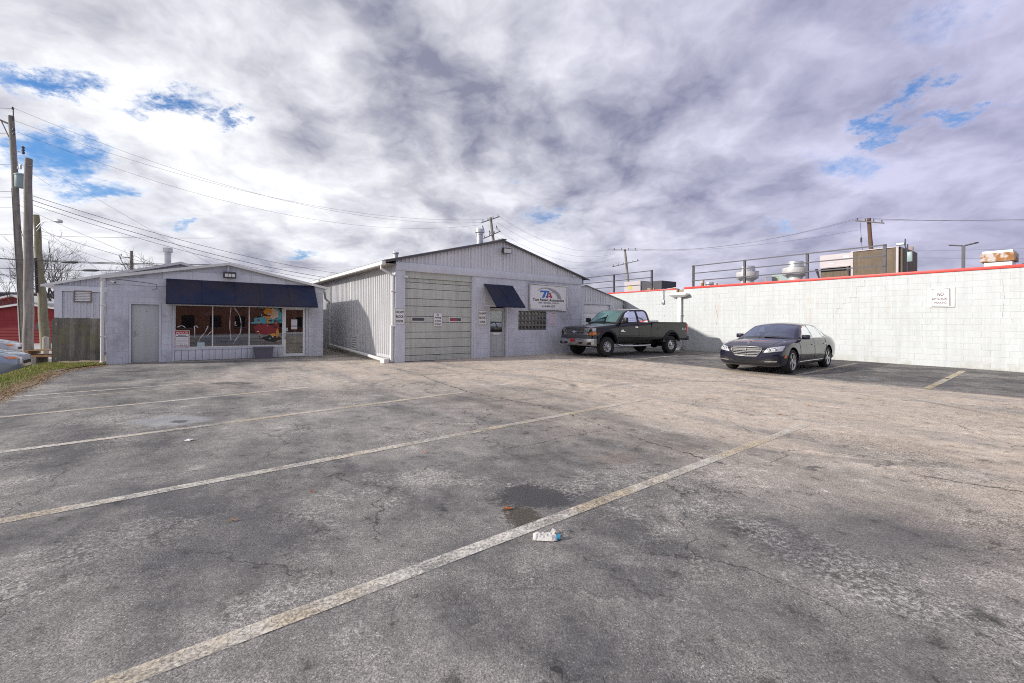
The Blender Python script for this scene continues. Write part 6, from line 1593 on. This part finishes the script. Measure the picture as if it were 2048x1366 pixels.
    b = B(); rows2 = [[(p[0] - .005, y_[1] * .995, z) for p, y_, z in ((r[4], r[4], .736), (r[4], r[4], .80), (r[4], r[4], .855))] for r in rows]
    rows2 = [[(r[4][0] + .0, r[4][1], .736), (r[4][0] + .01, r[4][1], .80), (r[4][0] - .03, r[4][1] * .99, .86), (r[4][0] - .16, r[4][1] * .97, .865)] for r in rows]
    b.grid(rows2)
    for e, f in ((rows2[0], False), (rows2[-1], True)): b.grid([[(2.62, p[1], p[2]) for p in e], e], flip=not f)
    b.obj('top_pad', 'flare_grey', bp, 50)
    for y in (-.46, .46):
        b = B(); b.rbox(3.005, 3.04, y - .09, y + .09, .52, .59, .01); b.obj('tow_slot', 'trim_black', bp)
    for y in (-.84, .84):
        b = B(); b.rbox(2.86, 2.935, y - .10, y + .10, .50, .60, .01); b.obj('fog_lamp_recess', 'trim_black', bp)
    b = B(); b.rbox(2.99, 3.06, -.13, .13, .64, .69, .015); b.tube([(3.05, -.12, .64), (3.07, -.05, .60), (3.07, .06, .61), (3.05, .12, .66)], .02, 6); b.rbox(3.0, 3.05, -.06, .06, .67, .72, .01); b.obj('tow_strap', 'strap_red', bp)
    b = B(); b.box(2.55, 2.875, -.9, .9, .5, 1.08); b.obj('front_support', 'trim_black', root)
    gr = link('grille', None, root)
    b = B(); b.box(2.872, 2.885, -.55, .55, .86, 1.15); b.obj('mesh_back', 'trim_black', gr)
    for z0 in (.885, 1.04):
        for k in range(4):
            b = B(); b.box(2.887, 2.898, -.53, .53, z0 + .022 * k, z0 + .022 * k + .009); b.obj('slat', 'chrome_dull', gr)
    b = B()
    b.rbox(2.875, 2.92, -.60, .60, 1.135, 1.175, .012); b.rbox(2.875, 2.92, -.56, .56, .845, .878, .012); b.rbox(2.875, 2.925, -.58, .58, .985, 1.03, .012)
    for s in (1, -1): b.tube([(2.89, s * .545, .86), (2.89, s * .59, 1.15)], .022, 8)
    b.obj('chrome_frame', 'grille_chrome', gr, 40)
    b = B(); b.prism([(-.14, -.022), (-.045, -.022), (-.06, -.045), (.06, -.045), (.045, -.022), (.14, -.022), (.125, .022), (.045, .022), (.06, .045), (-.06, .045), (-.045, .022), (-.125, .022)], 0, .012, M=Matrix.Translation((2.945, 0, 1.008)) @ Matrix.Rotation(rad(90), 4, 'Z')); b.obj('emblem', 'chrome', gr)
    for s in (1, -1):
        hl = link('headlight', None, root)
        def wrap(z0, z1, off, ya, yb, deep):
            b = B(); rows = []
            for i in range(9):
                u = i / 8; y = ya + (yb - ya) * u; x = 2.905 - deep * u ** 2.5; rows.append([(x + off, s * y, z0), (x + off + .006, s * y, (z0 + z1) / 2), (x + off - .02, s * y, z1)])
            rows.append([(2.62, s * (yb + .012), z0), (2.62, s * (yb + .012), (z0 + z1) / 2), (2.62, s * (yb + .006), z1)]); b.grid(rows, flip=s < 0); b.grid(rows, flip=s > 0); return b
        wrap(1.02, 1.165, 0, .62, .955, .12).obj('upper_lens', 'lamp_clear', hl); wrap(.87, 1.0, 0, .59, .84, .06).obj('lower_lens', 'lamp_clear', hl); wrap(.87, 1.0, -.01, .84, .972, .10).obj('turn_signal', 'lamp_amber', hl)
        b = B(); b.box(2.64, 2.80, s * .955 - .01, s * .955 + .01, .60, .64); b.obj('bracket', 'trim_black', hl)
    # mirrors, boards, tail
    for s in (1, -1):
        m_ = link('wing_mirror', None, root, (1.14, s * 1.13, 1.50)); b = B(); b.rbox(-.07, .07, -.11, .12, -.10, .11, .035); b.obj('housing', 'trim_black', m_, 50); b = B(); b.box(-.02, .04, -.2 * s - .06, -.2 * s + .1 * s + .0, -.09, -.04) if s > 0 else b.box(-.02, .04, .1, .26, -.09, -.04); b.obj('arm', 'trim_black', m_)
        b = B(); b.tube(cr([(1.36, s * .86, .50), (1.24, s * 1.02, .44), (1.05, s * 1.05, .42), (-.3, s * 1.05, .42), (-.5, s * 1.02, .44), (-.6, s * .86, .50)], 5), .04, 10); b.obj('step_tube', 'chrome_dull', root, 60)
        b = B(); b.rbox(-3.175, -3.06, s * .955 - .03, s * .955 + .035, .98, 1.36, .015); b.obj('tail_lamp', 'lamp_red', root)
    b = B(); b.rbox(-3.33, -3.18, -.95, .95, .60, .80, .03); b.obj('rear_bumper', 'flare_grey', root)
    b = B(); b.box(-3.185, -3.162, -.85, .85, .85, 1.41); b.obj('tailgate', pt, root)
    p = sb2.side(-2.86, 1.1, .004, 1)
    tx = lettering(root, '4x4', 0, 0, .12, .30, 'sign_white', 0, 'lettering', .2, .015); tx.location = (-2.87, p.y + .008, 1.07); tx.rotation_euler = (0, 0, rad(180))
    p = sk.side(1.18, 1.02, .004, 1); b = B(); b.box(1.08, 1.26, p.y - .004, p.y + .006, 1.045, 1.065); b.box(1.10, 1.17, p.y - .004, p.y + .006, 1.07, 1.10); b.box(1.0, 1.24, p.y - .002, p.y + .008, 1.02, 1.04); b.obj('badge', 'chrome', root)
    b = B(); b.tube([(2.1, -.75, 1.33), (1.35, -.2, 1.45)], .008, 5); b.tube([(1.42, .55, 1.42), (1.34, .05, 1.48)], .008, 5); b.tube([(1.42, -.1, 1.42), (1.34, -.6, 1.47)], .008, 5); b.v = b.v[10 + 10:] if False else b.v
    return root
h, lf, rz = place((3.88, 18.15), (7.27, 20.3), 4.0, gz)
c = (Vector((3.88, 18.15, 0)) + Vector((7.27, 20.3, 0))) / 2 - lf * .93
truck = make_truck('black extended cab pickup truck with chrome bumper parked in front of the garage', (c.x, c.y, gz(c.x, c.y) + .002), rz)
M_ = Matrix.Translation((c.x, c.y, gz(c.x, c.y))) @ Matrix.Rotation(rz, 4, 'Z')
o = M_ @ Vector((-.98, 0, .86)); t = thing('truck_toolbox', 'silver toolbox lying across the truck bed behind the cab', 'toolbox', o, rz)
b = B(); b.rbox(-.22, .22, -.84, .84, 0, .55, .02); b.obj('box', 'galv', t); b = B(); b.prism([(-.26, .555), (.26, .555), (.22, .62), (-.18, .66)], -.90, .90); b.obj('lid', 'fan_white', t)


# ================================================================== across the street behind the viewer (mirrored in glass and paint)
t = thing('brick_row', 'long red brick row across the street behind the viewer', 'building', (27, -27, -.46))
b = B(); b.box(-40, 42, -8, 0, 0, 6.4); b.obj('wall', 'brick_red', t)
b = B(); b.box(-40.2, 42.2, -8.2, .2, 6.4, 6.7); b.obj('cornice', 'roof_dark', t)
for k in range(20):
    for z in (.9, 3.9):
        x = -38.5 + k * 4; b = B(); b.box(x, x + 1.7, .005, .06, z, z + 1.7); wn = b.obj('window', 'room_dark', t)
        b = B(); b.box(x - .1, x + 1.8, .006, .12, z - .12, z - .01); b.obj('sill', 'concrete', wn)
